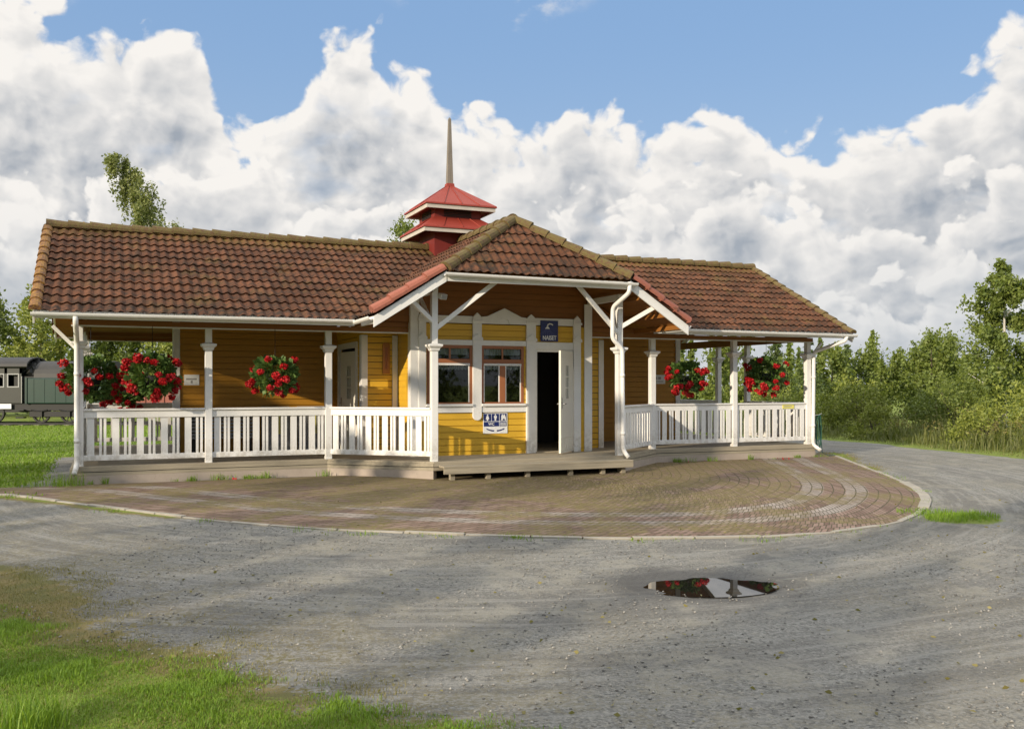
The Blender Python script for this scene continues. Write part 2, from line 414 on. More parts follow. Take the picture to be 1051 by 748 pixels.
# --- windows
def window(s0, s1, double):
    z0, z1, zt = 1.335, 2.508, 2.235
    m = MB(); fw = .062; F0, F1 = WF-.03, WF+.012
    m.wbox(s0, s0+fw, F0, F1, z0, z1); m.wbox(s1-fw, s1, F0, F1, z0, z1)
    m.wbox(s0+fw, s1-fw, F0, F1, z1-fw, z1); m.wbox(s0+fw, s1-fw, F0, F1, z0, z0+.03)
    m.wbox(s0+fw, s1-fw, F0, F1, zt-.085, zt)
    c = (s0+s1)/2
    m.wbox(c-.018, c+.018, F0+.01, F1-.006, zt, z1-fw)
    if double: m.wbox(c-.062, c+.062, F0, F1, z0+.03, zt-.085)
    fr = m.build('window', M_FRAME, B, bevel=.005)
    q = MB()
    for a, b in (((s0+fw, c-.062), (c+.062, s1-fw)) if double else ((s0+fw, s1-fw),)):
        for (x0, x1) in ((a, a+.022), (b-.022, b)): q.wbox(x0, x1, F0+.008, F1-.01, z0+.03, zt-.085)
    q.wbox(s0+fw, s1-fw, F0+.0, F1+.012, zt-.13, zt-.087); q.build('casement', M_WHITE, fr, bevel=.003)
    g = MB(); g.wbox(s0+fw, s1-fw, F0+.016, F0+.020, z0+.03, z1-fw); g.build('pane', M_GLASS, fr)
    n = 60; V, Fc = [], []                          # gathered lace valance
    for i in range(n+1):
        t = i/n; x = s0+fw+.01+(s1-s0-2*fw-.02)*t; dy = .016*math.sin(t*70)+.006*math.sin(t*23)
        V += [(x, -(WF-.065+dy), zt-.02), (x, -(WF-.065+dy*1.4), zt-.20-.02*abs(math.sin(t*35)))]
        V += [(x, -(WF-.055+dy*.5), z1-fw), (x, -(WF-.055+dy*.6), z1-.19)]
    for i in range(n):
        Fc += [(4*i, 4*i+1, 4*i+5, 4*i+4), (4*i+2, 4*i+3, 4*i+7, 4*i+6)]
    me = bpy.data.meshes.new('curtain'); me.from_pydata(V, [], Fc); me.materials.append(M_CURT); link('curtain', me, fr)
window(*wins[0], False); window(*wins[1], True)
# --- front door, swung outwards
m = MB()
m.wbox(DS0-.005, DS0+.045, WF-.10, WF+.002, FL, 2.45); m.wbox(DS1-.045, DS1+.005, WF-.10, WF+.002, FL, 2.45); m.wbox(DS0+.045, DS1-.045, WF-.10, WF+.002, 2.40, 2.45)
m.build('door_frame', M_WHITE, B, bevel=.004)
def door(hinge_s, hinge_w, ang, width, name='door', height=2.08):
    hz = FL+.02
    D = bpy.data.objects.new(name, None)
    m = MB(); lights = [(.50, .63), (.70, .83)]; t = .022
    def bx(a, b, z0, z1, d=t): m.box(-b, -a, -d, d, z0, z1)
    bx(0, lights[0][0]-.04, 0, height); bx(lights[1][1]-.24, width, 0, height) if False else None
    c0, c1 = width*.36, width*.60; zs0, zs1 = 1.10, 1.78; h3 = (zs1-zs0)/3
    m = MB()
    def bx(a, b, z0, z1, d=t): m.box(-b, -a, -d, d, z0, z1)
    bx(0, c0, 0, height); bx(c1, width, 0, height); bx(c0, c1, 0, zs0); bx(c0, c1, zs1, height)
    bx((c0+c1)/2-.014, (c0+c1)/2+.014, zs0, zs1, t*.8)
    for i in (1, 2): bx(c0, c1, zs0+i*h3-.014, zs0+i*h3+.014, t*.7)
    for i in range(6): bx(.03+i*width/6.2, .03+i*width/6.2+.115, .05, .28, t+.007)       # boarded foot panel
    bx(.03, width-.03, .30, .345, t+.010)
    o = m.build(name, M_DOOR, B, bevel=.003)
    o.location = (hinge_s, -hinge_w, hz); o.rotation_euler.z = ang
    g = MB(); g.box(-c1, -c0, -.003, .003, zs0, zs1); g.build('pane', M_GLASS, o)
    k = MB()
    for sg in (-1, 1):
        k.tube([(-width+.07, sg*t, 1.0), (-width+.07, sg*(t+.05), 1.0), (-width+.19, sg*(t+.055), 1.0)], .011, 8)
        k.box(-width+.045, -width+.095, min(sg*t, sg*(t+.006)), max(sg*t, sg*(t+.006)), .90, 1.12)
    k.build('handle', M_STEEL, o)
    return o
door(DS1-.03, WF+.03, R(46), .84)
board('threshold', DS0, DS1, WF-.10, WF+.06, FL-.002, FL+.025, M_DECK)
# side door in the left wall of the core
m = MB()
for (a, b, z0, z1) in ((-2.72, -2.60, FL, 2.6), (-1.14, -1.02, FL, 2.6), (-2.60, -1.14, 2.48, 2.6)): m.box(-S2-.03, -S2+.03, -b, -a, z0, z1)
m.build('door_frame', M_WHITE, B, bevel=.004)
sd = door(-S2+.02, -1.15, R(-90), .98); sd.rotation_euler.z = R(-84)

# --- posts, capitals, railings
def post_mesh(z0, z1):
    m = MB(); h = .062
    m.box(-h, h, -h, h, z0, 2.33); m.box(-h*.92, h*.92, -h*.92, h*.92, 2.33, z1)
    m.box(-h-.016, h+.016, -h-.016, h+.016, z0, z0+.03)
    return m.mesh('post', M_WHITE)
def capital_mesh():
    m = MB(); prof = [(.064, 2.33), (.085, 2.35), (.088, 2.38), (.125, 2.415), (.132, 2.425), (.132, 2.455), (.10, 2.462), (.06, 2.475)]
    m.quad_strip([[(-h,-h,z),(h,-h,z),(h,h,z),(-h,h,z)] for h, z in prof]); return m.mesh('capital', M_WHITE)
PM, PMB, CM = post_mesh(.24, 2.745), post_mesh(.24, 3.50), capital_mesh()
def post(s, w, me=PM):
    p = link('post', me, B, .006); p.location = (s, -w, 0)
    c = link('capital', CM, p, .004); return p
WP = [5.765, 3.585]
front_posts = [(sg*s, 0) for sg in (-1, 1) for s in (SE, 5.765, 3.585)]
for s, w in front_posts: post(s, w)
for sg in (-1, 1):
    for w in (-2.3, -3.56, -5.86): post(sg*SE, w)
    for s in (5.765, 3.585): post(sg*s, -5.86)
    post(sg*1.943, 1.415, PMB)
mw, mn = MB(), MB()
mw.box(-.057, .057, -.011, .011, .48, 1.15); mn.box(-.021, .021, -.011, .011, .48, 1.15)
PW_, PN_ = mw.mesh('picket', M_WHITE), mn.mesh('picket', M_WHITE)
def railing(p, q):
    """railing between two post centres (building s, w)"""
    a, b = Vector((p[0], -p[1], 0)), Vector((q[0], -q[1], 0)); L = (b-a).length-.124; d = (b-a).normalized()
    mid = (a+b)/2; ang = math.atan2(d.y, d.x)
    m = MB(); m.box(-L/2, L/2, -.022, .022, 1.14, 1.262)
    o = m.build('railing', M_WHITE, B, bevel=.004); o.location = mid; o.rotation_euler.z = ang
    m = MB(); m.box(-L/2, L/2, -.055, .055, 1.263, 1.298); m.build('hand_rail', M_WHITE, o, bevel=.006)
    m = MB(); m.box(-L/2, L/2, -.026, .026, .40, .495); m.build('bottom_rail', M_WHITE, o, bevel=.005)
    per = .365; n = max(1, round(L/per)); per = L/n
    for i in range(n):
        x = -L/2+per*(i+.5)
        for me, dx in ((PW_, -.08*per/.365), (PN_, .062*per/.365), (PN_, .128*per/.365)):
            k = link('picket', me, o); k.location = (x+dx, .013 if me is PW_ else .011, 0)
for sg in (-1, 1):
    railing((sg*SE, 0), (sg*5.765, 0)); railing((sg*5.765, 0), (sg*3.585, 0)); railing((sg*3.585, 0), (sg*1.943, 1.415))
    railing((sg*SE, 0), (sg*SE, -2.3)); railing((sg*SE, -3.56), (sg*SE, -5.86))
    railing((sg*SE, -5.86), (sg*5.765, -5.86))
# braces at the bay posts
for sg in (-1, 1):
    P = lambda s, w, z: (sg*s, -w, z)
    for a, b in (((1.943, 1.415, 2.72), (.80, 1.76, 3.66)), ((1.943, 1.415, 2.85), (2.56, 1.80, 3.27))):
        m = MB(); m.bar(P(*a), P(*b), .05, .085); m.build('brace', M_WHITE, B, bevel=.005)
    m = MB(); m.bar(P(1.943, 1.50, 3.46), P(1.943, .165, 3.46), .10, .12); m.build('purlin', M_WHITE, B, bevel=.005)
    m = MB(); m.bar(P(1.943, 1.35, 2.80), P(1.90, .50, 3.36), .05, .08); m.build('brace', M_WHITE, B, bevel=.005)
    m = MB(); m.bar(P(SE+.07, 0, 2.35), P(SE+.42, 0, 2.72), .045, .06); m.build('brace', M_WHITE, B, bevel=.005)
m = MB(); m.box(-.07, .07, -.06, .05, -.05, .05); fl = m.build('floodlight', M_WHITE, B, bevel=.01); fl.location = (-1.80, -1.47, 3.34); fl.rotation_euler = (R(20), 0, R(15))
m = MB(); m.box(-.058, .058, -.064, -.0605, -.04, .04); m.build('lens', M_GREYP, fl)

# --- deck, fascia, plinth
dk = [(-8.02, .10), (-3.62, .10), (-1.98, 1.52), (1.98, 1.52), (3.62, .10), (8.02, .10)]
m = MB(); pw = .118; w = .10
while w > -5.98:
    m.wbox(-8.02+rnd.uniform(0, .01), 8.02-rnd.uniform(0, .01), w-pw+.006, w, FL-.032, FL); w -= pw
w = 1.52
while w > .12:
    lo = max(.10+.004, w-pw+.006); f = lambda ww: 3.62-(ww-.10)*(1.64/1.42)
    m.slab([(-f(w), -w, FL), (f(w), -w, FL), (f(lo), -lo, FL), (-f(lo), -lo, FL)][::-1], .032); w -= pw
m.build('deck', M_DECK, B)
edge = [(-8.02, -5.98)] + dk + [(8.02, -5.98)]
def along(pts, fn):
    for p, q in zip(pts, pts[1:]): fn(p, q)
for nm, off, z0, z1, mat, t in (('fascia_board', .006, .218, .276, M_DECK, .03), ('fascia_board', .000, .150, .206, M_DECK, .03), ('plinth', -.05, -.15, .148, M_PLINTH, .16)):
    def seg(p, q):
        m = MB()
        if nm == 'plinth' and p[1] > 1.4 and q[1] > 1.4: return
        a, b = Vector((p[0], -p[1], 0)), Vector((q[0], -q[1], 0)); d = (b-a).normalized(); nrm = Vector((d.y, -d.x, 0))
        if nrm.y > 0 and abs(p[1]-q[1]) < .01: nrm = -nrm
        c = nrm*off
        m.bar(a+c+Vector((0, 0, (z0+z1)/2)), b+c+Vector((0, 0, (z0+z1)/2)), t, z1-z0); m.build(nm, mat, B)
    along(edge, seg)
# open step in front of the bay on short legs
m = MB(); f0 = 1.56
m.wbox(-1.90, 2.02, f0, f0+.14, .215, .247); m.wbox(-1.90, 2.02, f0+.146, f0+.29, .215, .247); m.wbox(-1.90, 2.02, f0+.262, f0+.288, .105, .213)
st = m.build('front_step', M_DECK, B, bevel=.004)
for s in (-1.7, -1.0, -.2, .7, 1.4, 1.85):
    m = MB(); m.wbox(s-.04, s+.04, f0+.10, f0+.20, -.06, .214); m.build('step_support', M_DECK, st)

# --- roofs
def tiled(name, origin, a, b, width, length, keep, parent=B, wave=.165, course=.345, amp=.034, lift=.036):
    """pantile surface: waves along a, overlapping courses up the slope b"""
    origin, a, b = Vector(origin), Vector(a).normalized(), Vector(b).normalized(); n = a.cross(b).normalized()
    if n.z < 0: n = -n
    sub = 6; nx = int(math.ceil(width/wave*sub)); nc = int(math.ceil(length/course))
    us = [min(width, i*wave/sub) for i in range(nx+1)]
    prof = [amp*(.5+.5*math.cos(2*math.pi*(u/wave)))**1.3 for u in us]
    rows = []
    for c in range(nc):
        v0, v1 = c*course, min(length, (c+1)*course)
        rows += [(v0-.03, lift, c), (v0+.02, lift+.004, c), (v1, .004, c)]
    V, UV = [], []
    jit = {}
    for (v, h, c) in rows:
        for i, u in enumerate(us):
            ti = int(u/wave+.5)
            j = jit.setdefault((c, ti//2), rnd.uniform(-.008, .008)+(rnd.uniform(-.03, .03) if rnd.random() < .04 else 0))
            p = origin+a*u+b*(v+j*1.2)+n*(prof[i]+h+j*.5); V.append(p); UV.append((u, v))
    m = len(us); F = []
    for r in range(len(rows)-1):
        for i in range(m-1):
            q = (r*m+i, r*m+i+1, (r+1)*m+i+1, (r+1)*m+i)
            c = (V[q[0]]+V[q[2]])/2
            if keep(c.x, -c.y): F.append(q)
    used = sorted({i for q in F for i in q}); mp = {k: i for i, k in enumerate(used)}
    me = bpy.data.meshes.new(name); me.from_pydata([V[i] for i in used], [], [tuple(mp[i] for i in q) for q in F]); me.materials.append(M_TILE)
    uvl = me.uv_layers.new(name='UVMap')
    for lp in me.loops: uvl.data[lp.index].uv = UV[used[lp.vertex_index]]
    me.shade_smooth()
    if hasattr(me, 'set_sharp_from_angle'): me.set_sharp_from_angle(angle=R(50))
    o = link(name, me, parent)
    return o
LEN_W = math.hypot(EAVE_W-WM, zw(WM)-EAVE_Z)
kl = lambda s, w: zw(w) > zc(s)-.03 or abs(s) > 3.3
wing = []
for sg in (-1, 1):
    s0 = -LE if sg < 0 else .1
    r = tiled('wing_roof', (s0, -EAVE_W, EAVE_Z), (1, 0, 0), (0, EAVE_W-WM, zw(WM)-EAVE_Z), LE-.1, LEN_W, kl)
    wing.append(r)
    tiled('rear_slope', (s0, -(2*WM-EAVE_W), EAVE_Z), (1, 0, 0), (0, -(EAVE_W-WM), zw(WM)-EAVE_Z), LE-.1, LEN_W, kl, parent=r)
LEN_C = math.hypot(3.17, CR-zc(3.17)); 
for sg in (-1, 1):
    gr = tiled('gable_roof', (sg*3.17, -CW+.02, zc(3.17)), (0, 1, 0), (-sg*3.17, 0, CR-zc(3.17)), 2*(CW-WM)-.04, LEN_C,
          lambda s, w: zc(s) > zw(w)-.03 and zc(s) < (zh(w)+.03 if w > 0 else 9))
hl = math.hypot(CW-PW, CR-HZ)
hr = tiled('hip_roof', (-HS-.05, -CW-.03, HZ-.02), (1, 0, 0), (0, CW-PW, CR-HZ), 2*HS+.1, hl+.02, lambda s, w: abs(s) < HS*(1-(CW-w)/(CW-PW))+.05)
def caps(name, a, b, mat, rad=.115, step=.40, parent=B, flat=1.0, rise=.03):
    """row of overlapping half-round tiles from a to b"""
    a, b = Vector(a), Vector(b); d = (b-a); L = d.length; d.normalize(); side = d.cross(Vector((0,0,1))).normalized(); up = side.cross(d)
    n = max(1, round(L/step)); st = L/n; m = MB()
    for i in range(n):
        j = rnd.uniform(-.008, .008)
        for k, (t, rr) in enumerate(((0, rad*1.10), (st*1.06, rad*.94))):
            c = a+d*(i*st+t)+up*(rise+.018*(1-k)+j)
            m.v += [tuple(c+side*rr*math.cos(q)+up*rr*flat*math.sin(q)) for q in np.linspace(-.25, math.pi+.25, 9)]
        b0 = len(m.v)-18
        for q in range(8): m.f.append((b0+q, b0+q+1, b0+9+q+1, b0+9+q))
        m.f.append(tuple(b0+q for q in range(9)))
    return m.build(name, mat, parent, smooth=False)
zr = zw(WM)
caps('ridge_cap', (-LE, -WM, zr), (-.3, -WM, zr), M_RIDGE, parent=wing[0]); caps('ridge_cap', (LE, -WM, zr), (.3, -WM, zr), M_RIDGE, parent=wing[1])
caps('ridge_cap', (0, -PW, CR), (0, -WM, CR), M_RIDGE, parent=hr)
for sg in (-1, 1):
    caps('hip_cap', (sg*HS, -CW, HZ-.01), (0, -PW, CR), M_RIDGE, parent=hr)
    # verge tiles at the wing ends, rake tiles on the cross gable
    ver = wing[0] if sg < 0 else wing[1]
    for w1 in (EAVE_W, 2*WM-EAVE_W):
        caps('verge_cap', (sg*(LE-.03), -w1, EAVE_Z), (sg*(LE-.03), -WM, zr), M_VERGE if sg < 0 else M_RIDGE, rad=.09, step=.355, parent=ver, flat=.75)
    caps('rake_cap', (sg*3.19, -CW+.03, zc(3.19)), (sg*(HS+.02), -CW+.03, zc(HS+.02)), M_RAKE, rad=.125, step=.42, flat=.85, rise=.05)
    # barge boards
    m = MB(); t = CPITCH
    m.prism([(sg*3.22, zc(3.22)-.20), (sg*3.22, zc(3.22)-.01), (sg*HS, zc(HS)-.01), (sg*HS, zc(HS)-.20)][::sg], CW-.01, CW+.025); m.build('barge_board', M_WHITE, B, bevel=.004)
    for w1 in (EAVE_W, 2*WM-EAVE_W):
        m = MB(); m.bar((sg*(LE-.012), -w1, EAVE_Z-.105), (sg*(LE-.012), -WM, zr-.105), .03, .18); m.build('barge_board', M_WHITE, B, bevel=.003)
# undersides (boarded)
def soffit(pts, t=.025, mat=M_BRN):
    m = MB(); m.slab(pts, t); return m.build('soffit', mat, B)
D = .055
for sg in (-1, 1):
    for fr in (1, -1):
        we = EAVE_W-.03 if fr > 0 else 2*WM-EAVE_W+.03
        vs = lambda w: (CR-zw(w))/CPITCH
        pts = [(sg*(LE-.03), -we, zw(we)-D), (sg*(vs(we)+.02), -we, zw(we)-D), (sg*.2, -WM, zr-D), (sg*(LE-.03), -WM, zr-D)]
        n = 24                                            # boards run along the wing
        m = MB()
        for i in range(n):
            wa = we+(WM-we)*i/n; wb = we+(WM-we)*(i+1)/n-.006*fr*(-1)
            wb = we+(WM-we)*(i+.955)/n
            sa, sb = max(.2, vs(wa)+.02), max(.2, vs(wb)+.02)
            m.slab([(sg*(LE-.03), -wa, zw(wa)-D), (sg*sa, -wa, zw(wa)-D), (sg*sb, -wb, zw(wb)-D), (sg*(LE-.03), -wb, zw(wb)-D)], .022)
        m.slab([(p[0], p[1], p[2]+.015) for p in pts], .008)
        m.build('soffit', M_BRN, B)
    m = MB()                                              # cross gable soffit, boards run front to back
    n = 22; s_in = 0.0
    for i in range(n):
        a0 = 3.15*(1-i/n); a1 = 3.15*(1-(i+.955)/n)
        wf = lambda s: CW-.02 if s > HS else CW-.02-(HS-s)/HS*(CW-PW)
        wbk = lambda s: EAVE_W-(zc(s)-EAVE_Z)/PITCH
        m.slab([(sg*a0, -wf(a0), zc(a0)-D), (sg*a1, -wf(a1), zc(a1)-D), (sg*a1, -min(wbk(a1), wf(a1)-.05), zc(a1)-D), (sg*a0, -min(wbk(a0), wf(a0)-.05), zc(a0)-D)], .022)
    m.build('soffit', M_BRN, B)
    m = MB()                                              # lookouts under the gable overhang
    for s in (2.2, 2.72, 3.08):
        m.bar((sg*s, -CW+.03, zc(s)-.13), (sg*s, -.12, zc(s)-.13), .05, .09)
    m.build('lookout', M_BRN, B)
    m = MB()
    for w in (.3, -.5, -1.3, -2.1, -3.8, -4.6, -5.4):     # purlins under the wing end
        m.bar((sg*(LE-.04), -w, zw(w)-.13), (sg*6.3, -w, zw(w)-.13), .05, .08)
    m.build('lookout', M_BRN, B)
m = MB()
for i in range(10):
    wa = CW-.02-(CW-PW)*i/10; wb = CW-.02-(CW-PW)*(i+.955)/10
    ha, hb = HS*(1-(CW-.02-wa)/(CW-PW)), HS*(1-(CW-.02-wb)/(CW-PW))
    m.slab([(-ha, -wa, zh(wa)-D), (ha, -wa, zh(wa)-D), (hb, -wb, zh(wb)-D), (-hb, -wb, zh(wb)-D)], .022)
m.build('soffit', M_BRN, B)
# fascias and gutters
def gutter(a, b, rad=.062):
    a, b = Vector(a), Vector(b); d = (b-a).normalized(); side = d.cross(Vector((0,0,1))).normalized(); m = MB(); rings = []
    for c in (a, b):
        out = [c+side*rad*math.cos(q)+Vector((0,0,rad*math.sin(q))) for q in np.linspace(math.pi, 2*math.pi, 9)]
        inn = [c+side*(rad-.008)*math.cos(q)+Vector((0,0,(rad-.008)*math.sin(q))) for q in np.linspace(2*math.pi, math.pi, 9)]
        rings.append(out+inn)
    m.quad_strip(rings); return m.build('gutter', M_WHITE, B)
for sg in (-1, 1):
    for fr in (1, -1):
        w0 = EAVE_W-.035 if fr > 0 else 2*WM-EAVE_W+.035
        m = MB(); m.wbox(sg*3.27, sg*(LE-.002), w0-.012, w0+.012, 2.80, 2.925); m.build('fascia', M_WHITE, B)
        gutter((sg*3.30, -(w0+fr*.085), 2.905), (sg*(LE+.03), -(w0+fr*.085), 2.885))
    m = MB(); m.wbox(sg*3.13, sg*3.15, .80, CW-.02, zc(3.15)-.16, zc(3.15)-.03); m.build('fascia', M_WHITE, B)
    gutter((sg*3.25, -CW+.02, 2.90), (sg*3.27, -.86, 2.88))
board('fascia', -HS-.02, HS+.02, CW-.02, CW+.012, HZ-.19, HZ-.045)
gutter((-HS-.06, -CW-.10, HZ-.05), (HS+.10, -CW-.10, HZ-.075))
# downpipes
def pipe(pts, rad=.043):
    P = [Vector(p) for p in pts]; out = [P[0]]
    for i in range(1, len(P)-1):
        a, b, c = P[i-1], P[i], P[i+1]; r = min(.09, (a-b).length*.45, (c-b).length*.45)
        p0 = b+(a-b).normalized()*r; p2 = b+(c-b).normalized()*r
        out += [p0.lerp(b, t).lerp(b.lerp(p2, t), t) for t in (0, .25, .5, .75, 1)]
    out.append(P[-1]); m = MB(); m.tube(out, rad, 12)
    for z in (.75, 1.9):                                   # pipe joints
        for p, q in zip(P, P[1:]):
            if min(p.z, q.z) < z < max(p.z, q.z) and abs(p.z-q.z) > .6:
                t = (z-p.z)/(q.z-p.z); c = p.lerp(q, t); d = (q-p).normalized(); m.tube([c-d*.03, c+d*.03], rad+.006, 12)
    return m.build('downpipe', M_WHITE, B, smooth=True)
pipe([(1.82, -2.04, 3.70), (1.82, -2.04, 3.50), (1.72, -1.56, 3.25), (1.72, -1.54, 2.62), (1.94, -1.545, 2.44), (1.96, -1.545, .42), (2.02, -1.66, .28)])
pipe([(8.30, -.86, 2.84), (8.28, -.84, 2.74), (8.00, -.10, 2.50), (7.96, -.11, .30), (8.05, -.28, .17)])
pipe([(-7.93, -.86, 2.84), (-7.93, -.82, 2.72), (-7.93, -.12, 2.46), (-7.93, -.125, .33), (-7.97, -.30, .20)])
# --- cupola
cs, cw = -.08, -3.0
def P4(h, z): return [(cs-h, -cw-h, z), (cs+h, -cw-h, z), (cs+h, -cw+h, z), (cs-h, -cw+h, z)]
m = MB(); m.quad_strip([P4(.56, 4.4), P4(.56, 5.82)]); cup = m.build('cupola', M_REDDK, B)
def tier(nm, h, z, neck, zt):
    m = MB(); m.quad_strip([P4(h+.03, z+.005), P4(h+.035, z-.03), P4(h+.03, z-.03)], caps=False)
    m.quad_strip([P4(h+.03, z+.005), P4(neck, zt)], caps=False); m.poly(P4(neck, zt))
    roof_mb = m
    m = MB(); m.quad_strip([P4(h+.004, z-.027), P4(h+.004, z-.12), P4(h-.03, z-.12), P4(h-.03, z-.027)], caps=False); m.build('cornice', M_CORN, cup)
    m = MB(); m.quad_strip([P4(h-.03, z-.085), P4(neck-.02, z+.06)], caps=False); m.build('eave_lining', M_REDDK, cup)
    m = roof_mb                                            # standing seams
    for f in (-.5, 0, .5):
        for ax in range(4):
            e0 = (h+.03)*f; e1 = neck*f
            a = [(cs+e0, -cw-h-.03), (cs+h+.03, -cw+e0), (cs+e0, -cw+h+.03), (cs-h-.03, -cw+e0)][ax]
            b = [(cs+e1, -cw-neck), (cs+neck, -cw+e1), (cs+e1, -cw+neck), (cs-neck, -cw+e1)][ax]
            m.bar((a[0], a[1], z+.012), (b[0], b[1], zt+.006), .012, .02)
    return m.build(nm, M_REDTIN, cup)
tier('lower_roof', .90, 5.26, .565, 5.53); tier('upper_roof', .82, 5.80, .075, 6.36)
m = MB()
for i in range(5): m.box(cs-.33, cs+.33, -cw-.575, -cw-.562, 5.555+i*.035, 5.575+i*.035); m.box(cs-.575, cs-.562, -cw-.33, -cw+.33, 5.555+i*.035, 5.575+i*.035)
m.build('louvre', M_DARK, cup)
m = MB(); m.quad_strip([P4(.078, 6.30), P4(.070, 6.40), P4(.030, 7.93), P4(.012, 7.97)]); m.build('spire', M_GREYW, cup)
m = MB(); m.quad_strip([P4(.10, 6.30), P4(.085, 6.42)]); m.build('spire_collar', M_REDTIN, cup)

# ------------------------------------------------------------------ signs and things on the walls (top level)
def wthing(name, s, w, z, label, cat, rz=0): return thing(name, bw(s, w, z), label, cat, rotz=PHI+rz)
t = wthing('shower_sign', .99, WF+.04, 2.833, 'dark blue sign reading NAISET with white shower head, above the open front door', 'sign')
m = MB(); m.box(-.20, .20, -.018, 0, -.215, .215); m.build('plate', M_BLUE, t, bevel=.004)
m = MB(); m.tube([(-.05, -.024, .05), (-.05, -.024, .10), (-.035, -.024, .135), (0, -.024, .15), (.04, -.024, .145), (.075, -.024, .125)], .013, 8)
m.v += []; m.quad_strip([[(-.105, -.030, .045), (.005, -.030, .045), (-.03, -.030, .085), (-.07, -.030, .085)], [(-.105, -.019, .045), (.005, -.019, .045), (-.03, -.019, .085), (-.07, -.019, .085)]])
m.build('shower_head', M_SIGNW, t)
M_SPRAY = plain('faded_blue_print', (.05,.06,.22), .4)
m = MB()
for i in range(7):
    a = -.4+i*.8/6; m.bar((-.05+a*.10, -.0185, .03), (-.05+a*.42, -.0185, -.085), .010, .003, up=(0,1,0))
m.build('spray', M_SPRAY, t)
text('lettering', 'NAISET', .118, M_SIGNW, t, (0, -.0195, -.145), sxy=(.82, 1.05))

t = wthing('toilet_sign', -.206, WF+.004, .936, 'white plate with blue toilet and shower symbols below the right window', 'sign')
m = MB(); m.box(-.266, .266, -.012, 0, -.207, .207); m.build('plate', M_SIGNW, t, bevel=.004)
def panel(x0, x1, z0, z1): m = MB(); m.box(x0, x1, -.0145, -.0122, z0, z1); return m.build('symbol_panel', M_BLUE, t)
panel(-.255, -.095, .045, .195); panel(-.082, .078, .045, .195); panel(.092, .245, .045, .195); panel(-.255, .078, -.062, .032); panel(.092, .245, -.062, .032)
def disc(m, x, z, r, y0=-.0185, y1=-.0147): m.quad_strip([[(x+r*math.cos(a), y, z+r*math.sin(a)) for a in np.linspace(0, 2*math.pi, 14)[:-1]] for y in (y0, y1)])
def flat(m, pts, y0=-.0185, y1=-.0147): m.quad_strip([[(x, y, z) for x, z in pts] for y in (y0, y1)])
for cx_, wom in ((-.175, True), (-.002, False)):
    m = MB(); disc(m, cx_, .172, .014)
    if wom: flat(m, [(cx_-.018, .152), (cx_+.018, .152), (cx_+.038, .085), (cx_+.016, .085), (cx_+.014, .055), (cx_-.014, .055), (cx_-.016, .085), (cx_-.038, .085)])
    else: flat(m, [(cx_-.030, .152), (cx_+.030, .152), (cx_+.030, .105), (cx_+.018, .105), (cx_+.016, .055), (cx_-.016, .055), (cx_-.018, .105), (cx_-.030, .105)])
    m.build('figure', M_SIGNW, t)
m = MB(); disc(m, .150, .168, .014); flat(m, [(.125, .15), (.165, .155), (.20, .185), (.225, .12), (.235, .06), (.205, .06), (.195, .10), (.165, .085), (.165, .06), (.115, .06), (.13, .09)])
m.build('figure', M_SIGNW, t)
text('lettering', 'WC', .072, M_SIGNW, t, (-.09, -.0152, -.015))
m = MB()
for zz in (.008, -.018, -.044): m.box(.105, .232, -.0185, -.0147, zz-.006, zz+.006)
m.build('small_print', M_SIGNW, t)
m = MB()
for sg in (-1, 1): flat(m, [(sg*(.03+q*.165), -.165+.045*q*q) for q in np.linspace(0, 1, 6)] + [(sg*(.03+q*.165), -.137+.040*q*q) for q in np.linspace(1, 0, 6)], -.0150, -.0122)
m.build('curved_mark', M_BLUE, t)

t = wthing('wall_notice', -5.83, WM+.053, 1.82, 'small white notice with a dark heading on the left veranda wall', 'sign')
m = MB(); m.box(-.15, .15, -.010, 0, -.11, .11); m.build('plate', M_SIGNW, t)
m = MB(); m.box(-.11, .10, -.012, -.0102, .0, .035); m.box(-.02, .02, -.012, -.0102, -.07, -.01); m.build('printed_mark', M_GREYP, t)
t = wthing('wall_notice', 5.55, WM+.053, 1.86, 'small white notice with grey lettering on the right veranda wall', 'sign')
m = MB(); m.box(-.20, .20, -.010, 0, -.115, .115); m.build('plate', M_SIGNW, t)
m = MB(); m.box(-.13, -.05, -.012, -.0102, .0, .065); m.box(-.01, .07, -.012, -.0102, .0, .065); m.box(-.14, .14, -.012, -.0102, -.065, -.045); m.build('printed_mark', M_GREYP, t)
t = wthing('wooden_wall_board', -2.25, WB+.004, 2.25, 'narrow varnished wooden board hung on the yellow wall left of the bay', 'thermometer')
m = MB(); m.prism([(-.075, -.31), (.075, -.31), (.075, .27), (.05, .32), (-.05, .32), (-.075, .27)], 0, .022); m.build('backing_board', M_TBOARD, t, bevel=.005)
m = MB(); m.tube([(0, -.028, -.2), (0, -.028, .2)], .006, 8); m.box(-.03, .03, -.0255, -.0225, -.22, .22); m.build('gauge_strip', M_FRAME, t)
t = wthing('rail_tag', 7.30, .026, 1.205, 'pale yellow plate fixed to the top rail near the right end post', 'sign')
m = MB(); m.box(-.17, .17, -.008, 0, -.045, .045); m.build('plate', M_YELSIGN, t)
m = MB(); m.box(-.13, .11, -.0095, -.0082, .006, .02); m.box(-.13, .05, -.0095, -.0082, -.02, -.010); m.build('printed_mark', M_GREYP, t)
